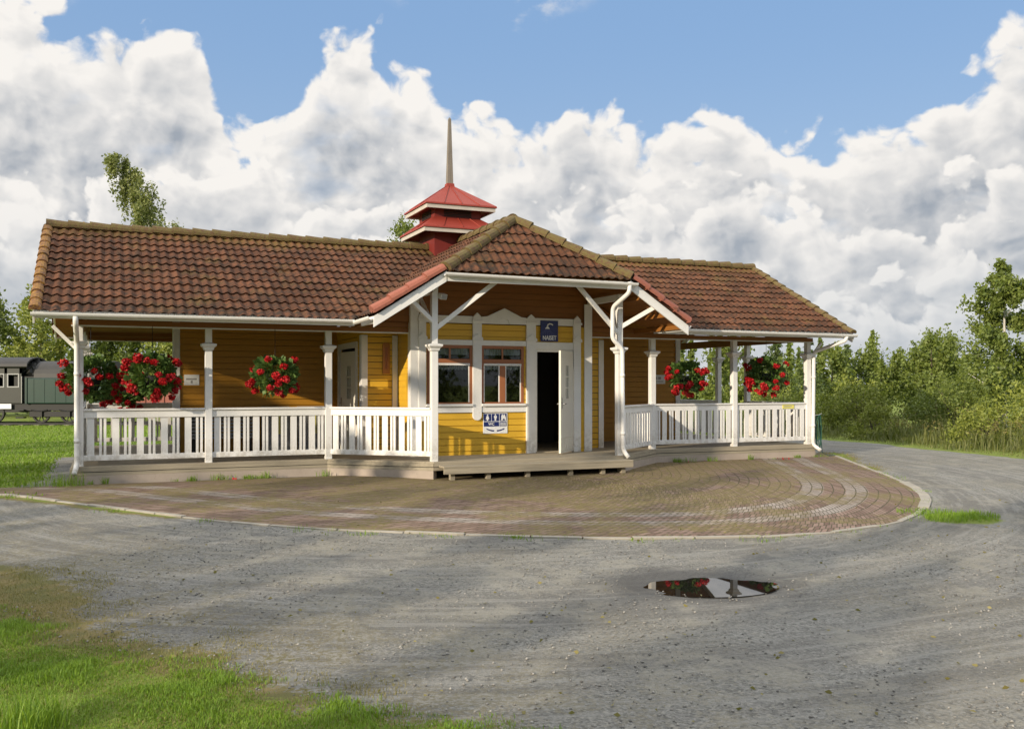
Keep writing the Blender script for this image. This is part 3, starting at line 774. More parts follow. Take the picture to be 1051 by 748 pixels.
# bench and boards behind the left railing
def bench(s0, s1, w):
    t = wthing('slatted_bench', (s0+s1)/2, w, FL, 'grey slatted bench against the left veranda wall, seen through the white pickets', 'bench')
    L = (s1-s0)/2; m = MB()
    for i in range(7): m.box(-L, L, .30, .325, .34+i*.075, .39+i*.075)
    m.build('backrest', M_GREYP, t)
    m = MB()
    for i in range(4): m.box(-L, L, -.12+i*.1, -.04+i*.1, .30, .33)
    m.build('seat', M_GREYP, t)
    for x in (-L+.15, L-.15):
        m = MB(); m.box(x-.03, x+.03, -.10, -.04, 0, .30); m.box(x-.03, x+.03, .325, .37, 0, .85); m.box(x-.025, x+.025, -.04, .325, .24, .30); m.build('leg', M_DARK, t)
bench(-5.95, -4.55, -2.5)
for i, (s, lab) in enumerate(((-4.12, 'grey leaning panel with a yellow strip, next to the slatted bench'), (-3.35, 'grey leaning panel with a yellow strip, next to the side door'))):
    t = wthing('leaning_panel', s, -2.70, FL, lab, 'panel')
    m = MB(); m.box(-.30, .30, -.02, .02, 0, .95); o = m.build('board', M_GREYP, t, bevel=.004)
    m = MB(); m.box(.02, .10, -.024, -.0205, .35, .75); m.build('yellow_strip', M_YELSIGN, t); t.rotation_euler.x = R(-8)
# hose at the right end post
t = wthing('garden_hose', 8.05, .05, 0, 'green garden hose hanging in loops beside the right end post', 'hose')
m = MB(); pts = []
rh = random.Random(3)
for k in range(4):
    a1, c1 = rh.uniform(.05, .10), rh.uniform(.30, .46)
    for q in np.linspace(0, 2*math.pi, 20)[:-1]:
        pts.append((.09+a1*math.sin(q)+.014*k+.01*math.sin(3*q+k), -.03+.03*math.cos(q+k*1.7), 1.0-c1-c1*math.cos(q+math.pi)))
pts += [(.2, -.05, .1), (.35, -.1, .03), (.6, -.05, .025)]
m.tube(pts, .009, 6); m.build('coil', M_HOSE, t, smooth=True)
m = MB(); m.tube([(.0, -.02, .99), (.12, -.03, 1.0), (.2, -.03, 1.03)], .012, 6); m.build('hook', M_STEEL, t)

# ------------------------------------------------------------------ foliage helpers
def leaf_mat(name, dark, lite, trans=.35, rough=.55):
    m, g, b = material(name); nt = m.node_tree
    geo = g.node('ShaderNodeNewGeometry'); r = X(nt, geo.outputs['Random Per Island'])
    n = g.noise(g.coord('Object'), .9, 3)
    c = g.mix((r*.65+n*.5-.08).clamp(), dark, lite)
    g.link(c, b.inputs['Base Color']); b.inputs['Roughness'].default_value = rough
    tl = g.node('ShaderNodeBsdfTranslucent'); g.link(g.mix(.5, c, (.20,.26,.02), 'MIX'), tl.inputs[0])
    mx = g.node('ShaderNodeMixShader'); mx.inputs[0].default_value = trans
    g.link(b.outputs[0], mx.inputs[1]); g.link(tl.outputs[0], mx.inputs[2]); g.link(mx.outputs[0], nt.nodes['Material Output'].inputs[0])
    return m
L_BIRCH = leaf_mat('birch_leaf', (.085,.125,.025), (.25,.30,.06))
L_BIRCHLT = leaf_mat('pale_birch_leaf', (.13,.16,.045), (.34,.36,.12))
L_WILLOW = leaf_mat('willow_leaf', (.13,.17,.028), (.38,.41,.08))
L_DARK = leaf_mat('dark_leaf', (.075,.12,.024), (.25,.30,.06))
L_SPRUCE = leaf_mat('spruce_needle', (.045,.080,.025), (.13,.175,.045), .12)
L_GER = leaf_mat('geranium_leaf', (.045,.11,.022), (.16,.26,.065), .25)
L_GERLT = leaf_mat('geranium_flower_stem', (.11,.16,.05), (.24,.27,.10), .25)
L_FLOWER = leaf_mat('red_petal', (.30,.003,.006), (.62,.010,.016), .15, .6)
L_GRASS = leaf_mat('grass_blade', (.09,.20,.012), (.28,.42,.030), .35)
L_DRY = leaf_mat('dry_grass_blade', (.15,.125,.035), (.34,.29,.10), .3)
L_WEED = leaf_mat('weed_blade', (.080,.115,.026), (.22,.21,.07), .3)
for q in (L_FLOWER,):
    for n in q.node_tree.nodes:
        if n.type == 'BSDF_TRANSLUCENT': 
            for l in list(n.inputs[0].links): q.node_tree.links.remove(l)
            n.inputs[0].default_value = (.5, .004, .008, 1)
M_BARK = painted('bark', (.13,.10,.075), (.04,.035,.03), .6, .9, .2, 6, (4,4,1))
M_BIRCHBARK = painted('birch_bark', (.55,.52,.47), (.05,.045,.04), .9, .8, .15, 5, (1,1,3))

def leaves(pts, size, seed, aspect=.6, flatten=0.0, sizevar=.4):
    """one small folded diamond per point; returns verts, quads"""
    g = np.random.default_rng(seed); n = len(pts)
    a = g.normal(size=(n, 3)); a[:, 2] *= (1-flatten); a /= np.linalg.norm(a, axis=1)[:, None]
    b = g.normal(size=(n, 3)); b -= (b*a).sum(1)[:, None]*a; b /= np.linalg.norm(b, axis=1)[:, None]
    s = size*(1+g.uniform(-sizevar, sizevar, n))[:, None]
    c = np.cross(a, b)
    V = np.empty((n, 4, 3)); V[:, 0] = pts-a*s*.5; V[:, 2] = pts+a*s*.5
    V[:, 1] = pts+b*s*aspect*.5+c*s*.12; V[:, 3] = pts-b*s*aspect*.5+c*s*.12
    return V.reshape(-1, 3), np.arange(4*n).reshape(-1, 4)
def bush_points(n, rx, ry, h, clumps, seed, low=.05):
    g = np.random.default_rng(seed); P = []
    k = n//clumps
    for i in range(clumps):
        th = g.uniform(0, 2*math.pi); ph = g.uniform(low, 1)
        rr = math.sqrt(max(.05, 1-(ph*.96)**2.4))*g.uniform(.45, 1.0)
        c = np.array([rx*rr*math.cos(th), ry*rr*math.sin(th), h*ph*g.uniform(.82, 1.03)])
        r = g.uniform(.16, .30)*min(rx, h)
        q = g.normal(size=(k, 3))*r*.55*np.array([1, 1, .85]); P.append(c+q)
        m = k//4                                             # a shoot that breaks the outline
        d = g.normal(size=3); d[2] = abs(d[2])+.9; d /= np.linalg.norm(d)
        t = g.uniform(0, 1, m)[:, None]; P.append(c+d*t*r*2.0+g.normal(size=(m, 3))*r*.13)
    P = np.concatenate(P); P[:, 2] = np.maximum(P[:, 2], .04); return P
def shoot_points(n, rx, ry, h, stems, seed):
    """upright willow-like shrub: many leafy stems fanning out from the base"""
    g = np.random.default_rng(seed); P = []; k = n//stems
    for i in range(stems):
        th = g.uniform(0, 2*math.pi); r = math.sqrt(g.uniform(0, 1))
        b = np.array([rx*.65*r*math.cos(th), ry*.65*r*math.sin(th), 0])
        tip = np.array([rx*r*math.cos(th)+g.normal()*.12*rx, ry*r*math.sin(th)+g.normal()*.12*ry, h*(1-.42*r*r)*g.uniform(.72, 1.06)])
        t = g.uniform(.05, 1, k)[:, None]**.8
        bend = np.array([g.normal()*.15, g.normal()*.15, 0])*h*.3
        sp = (.05+.11*(1-t))*max(rx, .8)
        P.append(b+(tip-b)*t+bend*t*t+g.normal(size=(k, 3))*sp)
    P = np.concatenate(P); P[:, 2] = np.maximum(P[:, 2], .04); return P
def birch_points(n, h, spread, seed, droop=1.0, base=.12, lean=(0, 0)):
    g = np.random.default_rng(seed); P = []; nb = 46; k = n//(nb*5)
    for i in range(nb):
        f = base+(1-base)*((i+g.uniform())/nb); th = g.uniform(0, 2*math.pi)
        L = spread*(1-f)**.75*g.uniform(.6, 1.1)+.12*spread
        start = np.array([lean[0]*f*f, lean[1]*f*f, h*f*.97]); d = np.array([math.cos(th), math.sin(th), g.uniform(.35, .9)])
        for j in range(5):
            t0 = g.uniform(.25, 1.0); c = start+d*L*t0+np.array([0, 0, -.25*L*t0*t0])
            ln = droop*g.uniform(.25, .75)*(.25+.5*L)
            t = g.uniform(0, 1, k)[:, None]
            drift = np.array([g.normal()*.12, g.normal()*.12, 0])
            P.append(c+np.array([0, 0, -1])*ln*t+drift*ln*t+g.normal(size=(k, 3))*(.05+.045*L))
    return np.concatenate(P)
def spruce_points(n, h, r, seed):
    g = np.random.default_rng(seed); P = []; lay = int(h/.28); k = max(4, n//(lay*8))
    for i in range(lay):
        f = (i+.3)/lay; R_ = r*(1-f)**.85+.03
        for j in range(8):
            th = g.uniform(0, 2*math.pi); L = R_*g.uniform(.45, 1.25); t = g.uniform(.05, 1, k)[:, None]; f = (i+g.uniform(-.8, 1.4))/lay; f = min(max(f, 0), 1)
            d = np.array([math.cos(th), math.sin(th), 0]); dz = (-.28*t+.16*t*t)*L
            P.append(d*L*t+np.array([0, 0, 1])*(dz+h*f+.05)+g.normal(size=(k, 3))*(.03+.05*L*(1-t)))
    return np.concatenate(P)
def trunk_mb(h, r, seed, lean=(0, 0), branches=9, spread=1.0):
    g = random.Random(seed); m = MB()
    pts = [(lean[0]*f*f+g.uniform(-.02, .02)*h*.3*f, lean[1]*f*f, h*f-.1) for f in np.linspace(0, 1, 7)]
    m.tube(pts, [r*(1.25 if i == 0 else 1)*(1-.9*f) for i, f in enumerate(np.linspace(0, 1, 7))], 8)
    for i in range(branches):
        f = .22+.7*i/branches; th = g.uniform(0, 6.28); L = spread*(1-f)**.7*g.uniform(.5, .9)
        c = Vector((lean[0]*f*f, lean[1]*f*f, h*f)); d = Vector((math.cos(th), math.sin(th), g.uniform(.5, 1.0)))
        m.tube([c, c+d*L*.5, c+d*L-Vector((0, 0, .1*L))], [r*.4*(1-f*.6), r*.22*(1-f*.6), r*.05], 5)
    return m
def tree(name, cat, loc, label, pts, size, leafm, h, r, seed, lean=(0, 0), bark=M_BARK, spread=1.0, aspect=.6, group=None, branches=9):
    t = thing(name, loc, label, cat, group)
    trunk_mb(h, r, seed, lean, branches, spread).build('trunk', bark, t, smooth=True)
    V, F = leaves(pts, size, seed+1, aspect); link('crown', fastmesh('crown', V, F, leafm), t)
    return t
def shrub(name, loc, label, pts, size, leafm, h, seed, aspect=.5, group=None, cat='shrub'):
    t = thing(name, loc, label, cat, group)
    g = random.Random(seed); m = MB()
    for i in range(9):
        th = g.uniform(0, 6.28); e = Vector((math.cos(th)*h*.28, math.sin(th)*h*.28, h*g.uniform(.55, .8)))
        m.tube([(g.uniform(-.1,.1), g.uniform(-.1,.1), -.05), e*.5+Vector((0,0,.1)), e], [.028, .018, .006], 5)
    m.build('stem', M_BARK, t)
    V, F = leaves(pts, size, seed+1, aspect); link('foliage', fastmesh('foliage', V, F, leafm), t)
    return t

# ------------------------------------------------------------------ flower baskets
def flower_basket(s, w, z, rad, seed, label, nflow, flow_low=.2, hang_z=2.75, squash=.9):
    t = thing('flower_basket', bw(s, w, z), label, 'hanging basket', 'hanging geranium baskets along the verandas', rotz=PHI)
    g = np.random.default_rng(seed)
    m = MB(); prof = [(.02, -.20), (.11, -.19), (.16, -.08), (.18, .02), (.17, .02), (.02, -.02)]
    m.quad_strip([[(r*math.cos(a), r*math.sin(a), zz) for a in np.linspace(0, 2*math.pi, 19)[:-1]] for r, zz in prof]); m.build('pot', M_DARK, t, smooth=True)
    m = MB(); top = hang_z-z
    for a in (0, 2.1, 4.2): m.tube([(.17*math.cos(a), .17*math.sin(a), .02), (0, 0, .42)], .0028, 5)
    m.tube([(0, 0, .42), (0, 0, top)], .005, 5); m.build('hanger', M_DARK, t)
    # foliage: rounded leaves, dense dome that trails over the rim
    n = 1300; d = g.normal(size=(n, 3)); d /= np.linalg.norm(d, axis=1)[:, None]
    lump = np.array([mnoise.noise(Vector(q)*2.1+Vector((seed, 0, 0))) for q in d])
    r = rad*(1.03+.38*lump)*g.uniform(.45, 1.0, n)**.45
    P = d*r[:, None]*np.array([1, 1, squash]); P[:, 2] += .02
    V, F = leaves(P, .085, seed, .95); link('foliage', fastmesh('foliage', V, F, L_GER), t)
    # pale stems and buds
    Ps = []
    k = 0; heads = []
    while k < nflow:
        q = g.normal(size=3); q /= np.linalg.norm(q)
        if q[2] > .75 or q[1] > .55: continue
        if q[2] > flow_low and g.uniform() < .55: continue
        rr = rad*(1.0+.28*g.uniform())
        heads.append(q*rr*np.array([1, 1, .98])); k += 1
    for h in heads:
        tt = g.uniform(.55, 1, 7)[:, None]; Ps.append(h*tt+g.normal(size=(7, 3))*.012)
    if seed != 16: V, F = leaves(np.concatenate(Ps), .05, seed+3, .4); link('flower_stem', fastmesh('flower_stem', V, F, L_GERLT), t)
    for h in heads:                                     # each head a ball of many petals
        R0 = g.uniform(.050, .088); n = 90; dd = g.normal(size=(n, 3)); dd /= np.linalg.norm(dd, axis=1)[:, None]
        pp = h+dd*R0*g.uniform(.6, 1.0, n)[:, None]*np.array([1, 1, .8]); V, F = leaves(pp, .045, int(g.integers(1e6)), .9)
        link('flower_head', fastmesh('flower_head', V, F, L_FLOWER), t)
    return t
flower_basket(-7.72, -.45, 1.80, .44, 11, 'red geranium basket in shade behind the left end post', 30)
flower_basket(-6.72, .12, 1.86, .41, 12, 'sunlit red geranium basket in the left veranda opening nearest the end post', 30, .6)
flower_basket(-4.60, .12, 1.87, .39, 13, 'dark green geranium basket before the left veranda wall, red flowers mostly on its lower right', 20, -.1)
flower_basket(4.44, .05, 1.90, .37, 14, 'red geranium basket in the right veranda opening nearest the bay', 26, .3)
flower_basket(6.64, .05, 1.97, .42, 15, 'wide red geranium basket in the right veranda opening nearest the end post', 28, .3)
flower_basket(-7.05, -5.6, 1.62, .42, 16, 'dark geranium basket on the far side of the left veranda, behind the sunlit basket', 16, .0)

# ------------------------------------------------------------------ train on the left
def box_obj(name, mat, parent, x0, x1, y0, y1, z0, z1, bevel=.01):
    m = MB(); m.box(x0, x1, y0, y1, z0, z1); return m.build(name, mat, parent, bevel=bevel)
M_LOCOG = painted('loco_olive', (.020,.023,.019), (.015,.015,.015), .6, .5, .15, 2)
M_TENDER = painted('tender_green', (.006,.036,.027), (.02,.04,.033), .5, .35, .12, 2)
M_IRON = painted('black_iron', (.010,.010,.010), (.05,.035,.025), .3, .6, .2, 5)
M_TIN = painted('grey_tin', (.040,.038,.037), (.025,.023,.021), .6, .6, .15, 3)
M_WAGON = painted('red_wagon', (.27,.075,.05), (.12,.05,.03), .5, .6, .15, 2)
M_COAL = plain('coal', (.02,.02,.02), .6)
def wheel(parent, x, y, r, spokes=10):
    m = MB()
    m.quad_strip([[(x+rr*math.cos(a), y+dy, r+.10+rr*math.sin(a)) for a in np.linspace(0, 2*math.pi, 25)[:-1]] for rr, dy in ((r, -.06), (r, .06), (r-.07, .06), (r-.07, -.06), (r, -.06))], caps=False)
    for k in range(spokes):
        a = 2*math.pi*k/spokes; m.bar((x, y, r+.10), (x+(r-.05)*math.cos(a), y, r+.10+(r-.05)*math.sin(a)), .035, .035, up=(0, 1, 0))
    m.tube([(x, y-.10, r+.10), (x, y+.05, r+.10)], .075, 10)
    return m.build('wheel', M_IRON, parent)
TY = 41.3
lo = thing('steam_locomotive', (-24.0, TY, 0), 'olive grey steam locomotive cab cut off by the left edge of the photo', 'locomotive')
m = MB(); m.box(0, 2.95, -.85, -.80, .95, 1.62); m.box(0, .22, -.85, -.80, 1.62, 2.45); m.box(2.05, 2.30, -.85, -.80, 1.62, 2.45) if False else None
for a, b in ((0, 1.55), (2.22, 2.34), (2.86, 2.95)): m.box(a, b, -.85, -.80, 1.62, 2.45)
m.box(0, 2.95, -.85, -.80, 2.22, 2.52); m.box(0, 2.95, .80, .85, .95, 2.52); m.box(0, .06, -.80, .80, .95, 2.52)
cab = m.build('cab', M_LOCOG, lo)
for a, b in ((1.55, 2.22), (2.34, 2.86)):
    m = MB(); m.box(a, b, -.865, -.845, 1.62, 1.67); m.box(a, b, -.865, -.845, 2.17, 2.22); m.box(a, a+.05, -.865, -.845, 1.67, 2.17); m.box(b-.05, b, -.865, -.845, 1.67, 2.17); m.build('window', M_GREYP, cab)
m = MB(); arcp = [(-1.0*math.cos(t), 2.52+.42*math.sin(t)) for t in np.linspace(0, math.pi, 13)]
m.quad_strip([[(x, y, z) for y, z in arcp]+[(x, y*.94, z-.05) for y, z in reversed(arcp)] for x in (-.2, 3.25)]); m.build('cab_roof', M_TIN, lo)
box_obj('number_plate', M_SIGNW, lo, 2.02, 2.52, -.86, -.842, .70, .92)
box_obj('frame', M_IRON, lo, -3.5, 3.1, -.75, .75, .55, .95); box_obj('boiler_back', M_IRON, lo, .1, .6, -.7, .7, .95, 2.3)
m = MB(); m.tube([(-4.2, 0, 1.7), (0, 0, 1.7)], .68, 20); m.build('boiler', M_IRON, lo, smooth=True)
m = MB(); m.tube([(-3.6, 0, 2.3), (-3.6, 0, 3.0), (-3.6, 0, 3.1)], [.17, .17, .24], 14); m.build('chimney', M_IRON, lo)
for x in (-2.6, -1.3, .1, 1.75): wheel(lo, x, -.72, .42)
m = MB(); m.bar((-2.6, -.82, .45), (1.75, -.82, .45), .05, .09); m.build('coupling_rod', M_STEEL, lo)
box_obj('cab_step', M_IRON, lo, 2.75, 3.1, -.95, -.70, .3, .36); box_obj('cab_step', M_IRON, lo, 2.75, 3.1, -.95, -.70, .62, .68)
m = MB(); m.tube([(2.98, -.88, .95), (2.98, -.88, 2.1)], .02, 6); m.build('grab_rail', M_STEEL, lo)
te = thing('tender', (-20.8, TY, 0), 'green coal tender with black running gear behind the locomotive cab', 'tender')
m = MB(); m.box(0, 3.75, -.90, .90, .92, 2.03); m.build('tank', M_TENDER, te, bevel=.05)
m = MB(); m.box(-.06, .02, -.93, -.87, .92, 2.05); m.box(3.73, 3.80, -.93, -.87, .92, 2.05)
for x in np.linspace(.3, 3.5, 8): m.box(x-.012, x+.012, -.912, -.900, .98, 1.98)
m.build('edge_strip', M_TENDER, te)
m = MB(); arcp = [(-.80*math.cos(t), 2.03+.74*math.sin(t)) for t in np.linspace(0, math.pi, 13)]
m.quad_strip([[(x, y, z) for y, z in arcp] for x in (.25, 3.5)]); m.build('hood', M_TIN, te)
m = MB(); r2 = random.Random(5)
for i in range(60):
    x, y = r2.uniform(-.7, .35), r2.uniform(-.6, .6); q = r2.uniform(.08, .16); z = 2.05+.85*max(0, 1-abs(x+.2)*1.2)*(1-abs(y)*.7)*r2.uniform(.6, 1)
    m.box(-q, q, -q, q, -q, q, Matrix.Translation((x, y, z)) @ Matrix.Rotation(r2.uniform(0, 3), 4, (r2.random(), r2.random(), 1)))
m.build('coal_heap', M_COAL, te)
box_obj('bunker', M_IRON, te, -.62, .25, -.75, .75, 1.0, 2.1)
box_obj('frame', M_IRON, te, -.2, 3.95, -.8, .8, .62, .91); box_obj('axle_beam', M_IRON, te, .1, 3.6, -.86, -.80, .36, .60)
for x in (.55, 1.75, 2.95): wheel(te, x, -.72, .38)
m = MB()
for x in (.55, 1.75, 2.95):
    m.box(x-.12, x+.12, -.93, -.86, .36, .58); m.tube([(x-.35, -.9, .66), (x, -.9, .58), (x+.35, -.9, .66)], .035, 6)
m.build('axle_box', M_IRON, te)
wg = thing('freight_wagon', (-16.6, TY, 0), 'low rust red freight wagon half hidden behind the left veranda', 'wagon')
m = MB(); m.box(0, 6.6, -1.0, 1.0, .85, 1.62)
for x in np.linspace(.1, 6.5, 9): m.box(x-.04, x+.04, -1.04, -1.0, .85, 1.66)
m.build('body', M_WAGON, wg); box_obj('frame', M_IRON, wg, -.2, 6.8, -.8, .8, .6, .845)
for x in (.8, 2.0, 4.6, 5.8): wheel(wg, x, -.72, .36, 8)
m = MB()
for y in (TY-.72, TY+.72): m.box(-60, 10, y-.03, y+.03, .02, .10)
structure(m.build('railway_rails', M_IRON))
m = MB(); x = -60.0
while x < 10: m.box(x, x+.2, TY-1.2, TY+1.2, -.03, .035); x += .65
structure(m.build('railway_sleepers', M_GREYW))

# ------------------------------------------------------------------ ground
def seg_dist(px, py, pts):
    best = np.full(px.shape, 1e9)
    for (x0, y0), (x1, y1) in zip(pts, pts[1:]):
        dx, dy = x1-x0, y1-y0; t = np.clip(((px-x0)*dx+(py-y0)*dy)/(dx*dx+dy*dy), 0, 1)
        best = np.minimum(best, np.hypot(px-x0-t*dx, py-y0-t*dy))
    return best
PAVE_B = [(-10.6, .2), (-8.99, 1.20), (-7.50, 2.95), (-5.80, 4.93), (-4.35, 6.02), (-2.82, 6.92), (-1.47, 7.54), (-.17, 7.96), (.85, 8.10), (1.86, 8.02), (3.11, 7.65), (4.5, 6.70), (5.57, 5.59), (6.51, 4.12), (7.97, 1.24), (9.23, -.79)]
PAVE = [bw(*p)[:2] for p in PAVE_B]
def smooth_line(pts, k=8):
    out = []; n = len(pts)
    for i in range(n-1):
        p0, p1, p2, p3 = [Vector(pts[max(0, min(n-1, i+j))]) for j in (-1, 0, 1, 2)]
        for q in range(k):
            t = q/k; out.append(tuple(.5*((2*p1)+(p2-p0)*t+(2*p0-5*p1+4*p2-p3)*t*t+(3*p1-p0-3*p2+p3)*t**3)))
    out.append(tuple(pts[-1])); return out
PAVE_S = smooth_line(PAVE)
def axis(fine0, fine1, step, lo, hi, extra=()):
    a = list(np.arange(fine0, fine1+1e-6, step))
    for (e0, e1, st) in extra: a = [v for v in a if not (e0 < v < e1)] + list(np.arange(e0, e1+1e-6, st))
    a = sorted(set(round(v, 4) for v in a))
    d = step; v = a[-1]
    while v < hi: d *= 1.25; v += d; a.append(v)
    d = step; v = a[0]
    while v > lo: d *= 1.25; v -= d; a.insert(0, v)
    return np.array(a)
gx = axis(-13, 15, .14, -2500, 2500, ((.7, 3.1, .05),)); gy = axis(2.5, 32, .14, -2500, 2500, ((8.6, 10.6, .05),))
GX, GY = np.meshgrid(gx, gy)
def vnoise(X_, Y_, sc, seed=0):
    f = X_.ravel()*sc; h = Y_.ravel()*sc
    return np.array([mnoise.noise(Vector((a, b, seed))) for a, b in zip(f, h)]).reshape(X_.shape)
near = (np.abs(GX) < 40) & (np.abs(GY) < 60)
NZ = np.zeros_like(GX); NZ[near] = vnoise(GX[near], GY[near], .5, 1.0)+.5*vnoise(GX[near], GY[near], 1.7, 2.0)
PUD = (1.90, 9.57)
PN = np.zeros_like(GX); nb = (np.abs(GX-1.9) < 1.6) & (np.abs(GY-9.57) < 1.5); PN[nb] = .24*vnoise(GX[nb], GY[nb], 3.1, 6.0)+.16*vnoise(GX[nb], GY[nb], 7.5, 8.0)
pr = np.hypot((GX-PUD[0])/.66, (GY-PUD[1])/.46)+.13*NZ+PN+.05*np.sin(np.arctan2(GY-PUD[1], GX-PUD[0])*3+1)
Z = .010*NZ*near
pud = np.clip(1.6-pr, 0, 1.2)
Z = np.where(pr < 1.9, Z*np.clip(pr-1, 0, 1), Z)
Z -= np.where(pr < 1.6, .022*pud**1.5, 0)
# foreground lawn: signed distance to the line where it ends
fl0, fl1 = np.array((-5.65, 10.4)), np.array((-.2, 5.5)); dl = (fl1-fl0)/np.linalg.norm(fl1-fl0); nl = np.array((-dl[1]*-1, dl[0]*-1))
nl = np.array((dl[1], -dl[0]))
if nl @ np.array((-1, -1)) < 0: nl = -nl
dfl = (GX-fl0[0])*nl[0]+(GY-fl0[1])*nl[1]+NZ*.55
g0, g1 = np.array((-4.7, 8.1)), np.array((-.35, 5.45)); dg = (g1-g0)/np.linalg.norm(g1-g0); ng = np.array((dg[1], -dg[0])); ng = ng if ng @ np.array((-1, -1)) > 0 else -ng
dgr = (GX-g0[0])*ng[0]+(GY-g0[1])*ng[1]+NZ*.45
grass = np.clip((dgr+.25)/.8, 0, 1); dry = np.clip((dfl+.45)/1.3, 0, 1)
# signed side of the kerb line: lawn to the left and rear of the building
LU, LW = (GX-OX)*CP+(GY-OY)*SP, (GX-OX)*SP-(GY-OY)*CP      # building coordinates
kd = seg_dist(GX, GY, PAVE_S)
# lawn left of the station
lawn = np.clip((-8.6-LU+NZ*.25)/.5, 0, 1)*np.clip((-LW+.6+NZ*.3)/.7, 0, 1)
lawn = np.maximum(lawn, np.clip((-8.3-LU)/.5, 0, 1)*np.clip((-LW-.3)/.6, 0, 1))
lawn = np.maximum(lawn, np.clip((-6.6-LW)/.6, 0, 1)*np.clip((10.5-LU)/1, 0, 1))
# grassy verge in front of the left kerb
verge = np.clip(1-kd/.45+NZ*.5, 0, 1)*np.clip((-5.2-LU+NZ)/1.5, 0, 1)
# right: field beyond the drive
EDGE = [(40, 9), (20.5, 17.2), (14.6, 20.4), (12.2, 22.2), (11.3, 24.5), (10.6, 28.0), (9.3, 30.8), (3, 34.5), (-6, 36)]
ex = np.array([p[0] for p in EDGE]); 
ed = np.full(GX.shape, -1e9)
inside = np.zeros(GX.shape, bool); poly = EDGE+[(-6, 3000), (3000, 3000), (3000, 9)]
jx, jy = zip(*poly); j = len(poly)-1
for i in range(len(poly)):
    c = ((jy[i] > GY) != (jy[j] > GY)) & (GX < (jx[j]-jx[i])*(GY-jy[i])/((jy[j]-jy[i]) if jy[j] != jy[i] else 1e-9)+jx[i])
    inside ^= c; j = i
edd = seg_dist(GX, GY, EDGE)*np.where(inside, 1, -1)
field = np.clip((edd+.35+NZ*.35)/.6, 0, 1)
strip = np.clip(1-kd/.65+NZ*.4, 0, 1)*np.clip((LU-6.0+NZ)/.8, 0, 1)*np.clip((3.4-LW)/.8, 0, 1)
tuft = np.clip(1.25-np.hypot((GX-6.45)/.62, (GY-13.75)/.55)+NZ*.35, 0, 1)
far = (GY > 40) | (GX < -25) | (GX > 45) | (GY < -30)
grass = np.maximum.reduce([grass, lawn, field, far*1.0, tuft, strip*.75, verge*.6])
dry = np.maximum.reduce([dry, verge, strip, np.clip(1-kd/.25, 0, 1)*.5])
wet = np.clip((1.9-pr)/.8, 0, 1)
moss = np.clip((dfl+2.6)/2.6, 0, 1)*.7
Z = Z+zg(GX, GY)
mm, nn = GX.shape
V = np.stack([GX, GY, Z], -1).reshape(-1, 3); idx = np.arange(mm*nn).reshape(mm, nn)
F = np.stack([idx[:-1, :-1], idx[:-1, 1:], idx[1:, 1:], idx[1:, :-1]], -1).reshape(-1, 4)
def ground_mat():
    m, g, b = material('ground'); nt = m.node_tree
    o = g.coord('Object')
    n_big = g.noise(o, .35, 4, .6); n_mid = g.noise(o, 2.2, 5, .65); n_fine = g.noise(o, 26, 4, .7); n_grit = g.noise(o, 95, 3, .75)
    ox, oy, _z = g.sep(o); rx = ox+1.2; ry = oy-18.5
    rad = (rx*rx+ry*ry).m('SQRT'); th = rx.m('ARCTAN2', ry)
    st = g.noise(g.comb(rad*1.0, th*1.3, 0.0), 1.7, 5, .62); st2 = g.noise(g.comb(rad*1.0, th*.8, 4.0), 7.5, 4, .6)     # wheel-worn tracks that sweep round the forecourt
    vo = g.voro(o, 48, out='Color'); vs = g.sep(vo)[0]
    gravel = g.mix(vs, (.135,.133,.122), (.385,.378,.345))
    gravel = g.mix((n_grit.ss(.3, .7))*.55, gravel, (.165,.158,.14))
    gravel = g.mix((n_fine.ss(.52, .66))*.8, gravel, (.41,.39,.345))
    gravel = g.mix((st.ss(.42, .60))*.6, gravel, (.150,.144,.132)); gravel = g.mix((st2.ss(.50, .62))*.55, gravel, (.35,.342,.312))
    gravel = g.mix((n_mid.ss(.5, .64))*.6, gravel, (.36,.34,.285))
    gravel = g.mix((n_big.ss(.45, .62))*(n_fine.ss(.4, .6))*.35, gravel, (.20,.168,.095))
    moss = g.attr('moss'); gravel = g.mix(moss*(n_fine.ss(.42, .6))*(n_mid.ss(.36, .56)), gravel, (.15,.12,.035))
    dryc = g.mix(n_fine, (.13,.10,.032), (.33,.265,.10)); dryc = g.mix((n_mid.ss(.45,.6))*.7, dryc, (.12,.13,.03))
    gr = g.mix(n_fine, (.085,.145,.015), (.25,.31,.030)); gr = g.mix((n_mid.ss(.42, .66))*.6, gr, (.27,.31,.04))
    fd = (g.attr('dry')+(n_mid-.5)*1.1+(n_fine-.5)*.8).ss(.42, .62); fg = (g.attr('grass')+(n_mid-.5)*.7+(n_fine-.5)*.6).ss(.42, .58)
    c = g.mix(fd, gravel, dryc); c = g.mix(fg, c, gr)
    w = g.attr('wet'); c = g.mix(w*.75, c, (.055,.052,.047))
    g.link(c, b.inputs['Base Color'])
    g.link((w.ss(.3, 1)*-.45+.92), b.inputs['Roughness'])
    h = n_grit*.7+n_fine*.9+vs*.6+n_mid*.8
    g.link(g.bump(h, 1.0, .028), b.inputs['Normal'])
    return m
gm = fastmesh('ground', V, F, ground_mat(), True)
for nm, arr in (('grass', grass), ('dry', dry), ('wet', wet), ('moss', moss)):
    a = gm.attributes.new(nm, 'FLOAT', 'POINT'); a.data.foreach_set('value', arr.astype(np.float32).ravel())
structure(link('ground', gm))
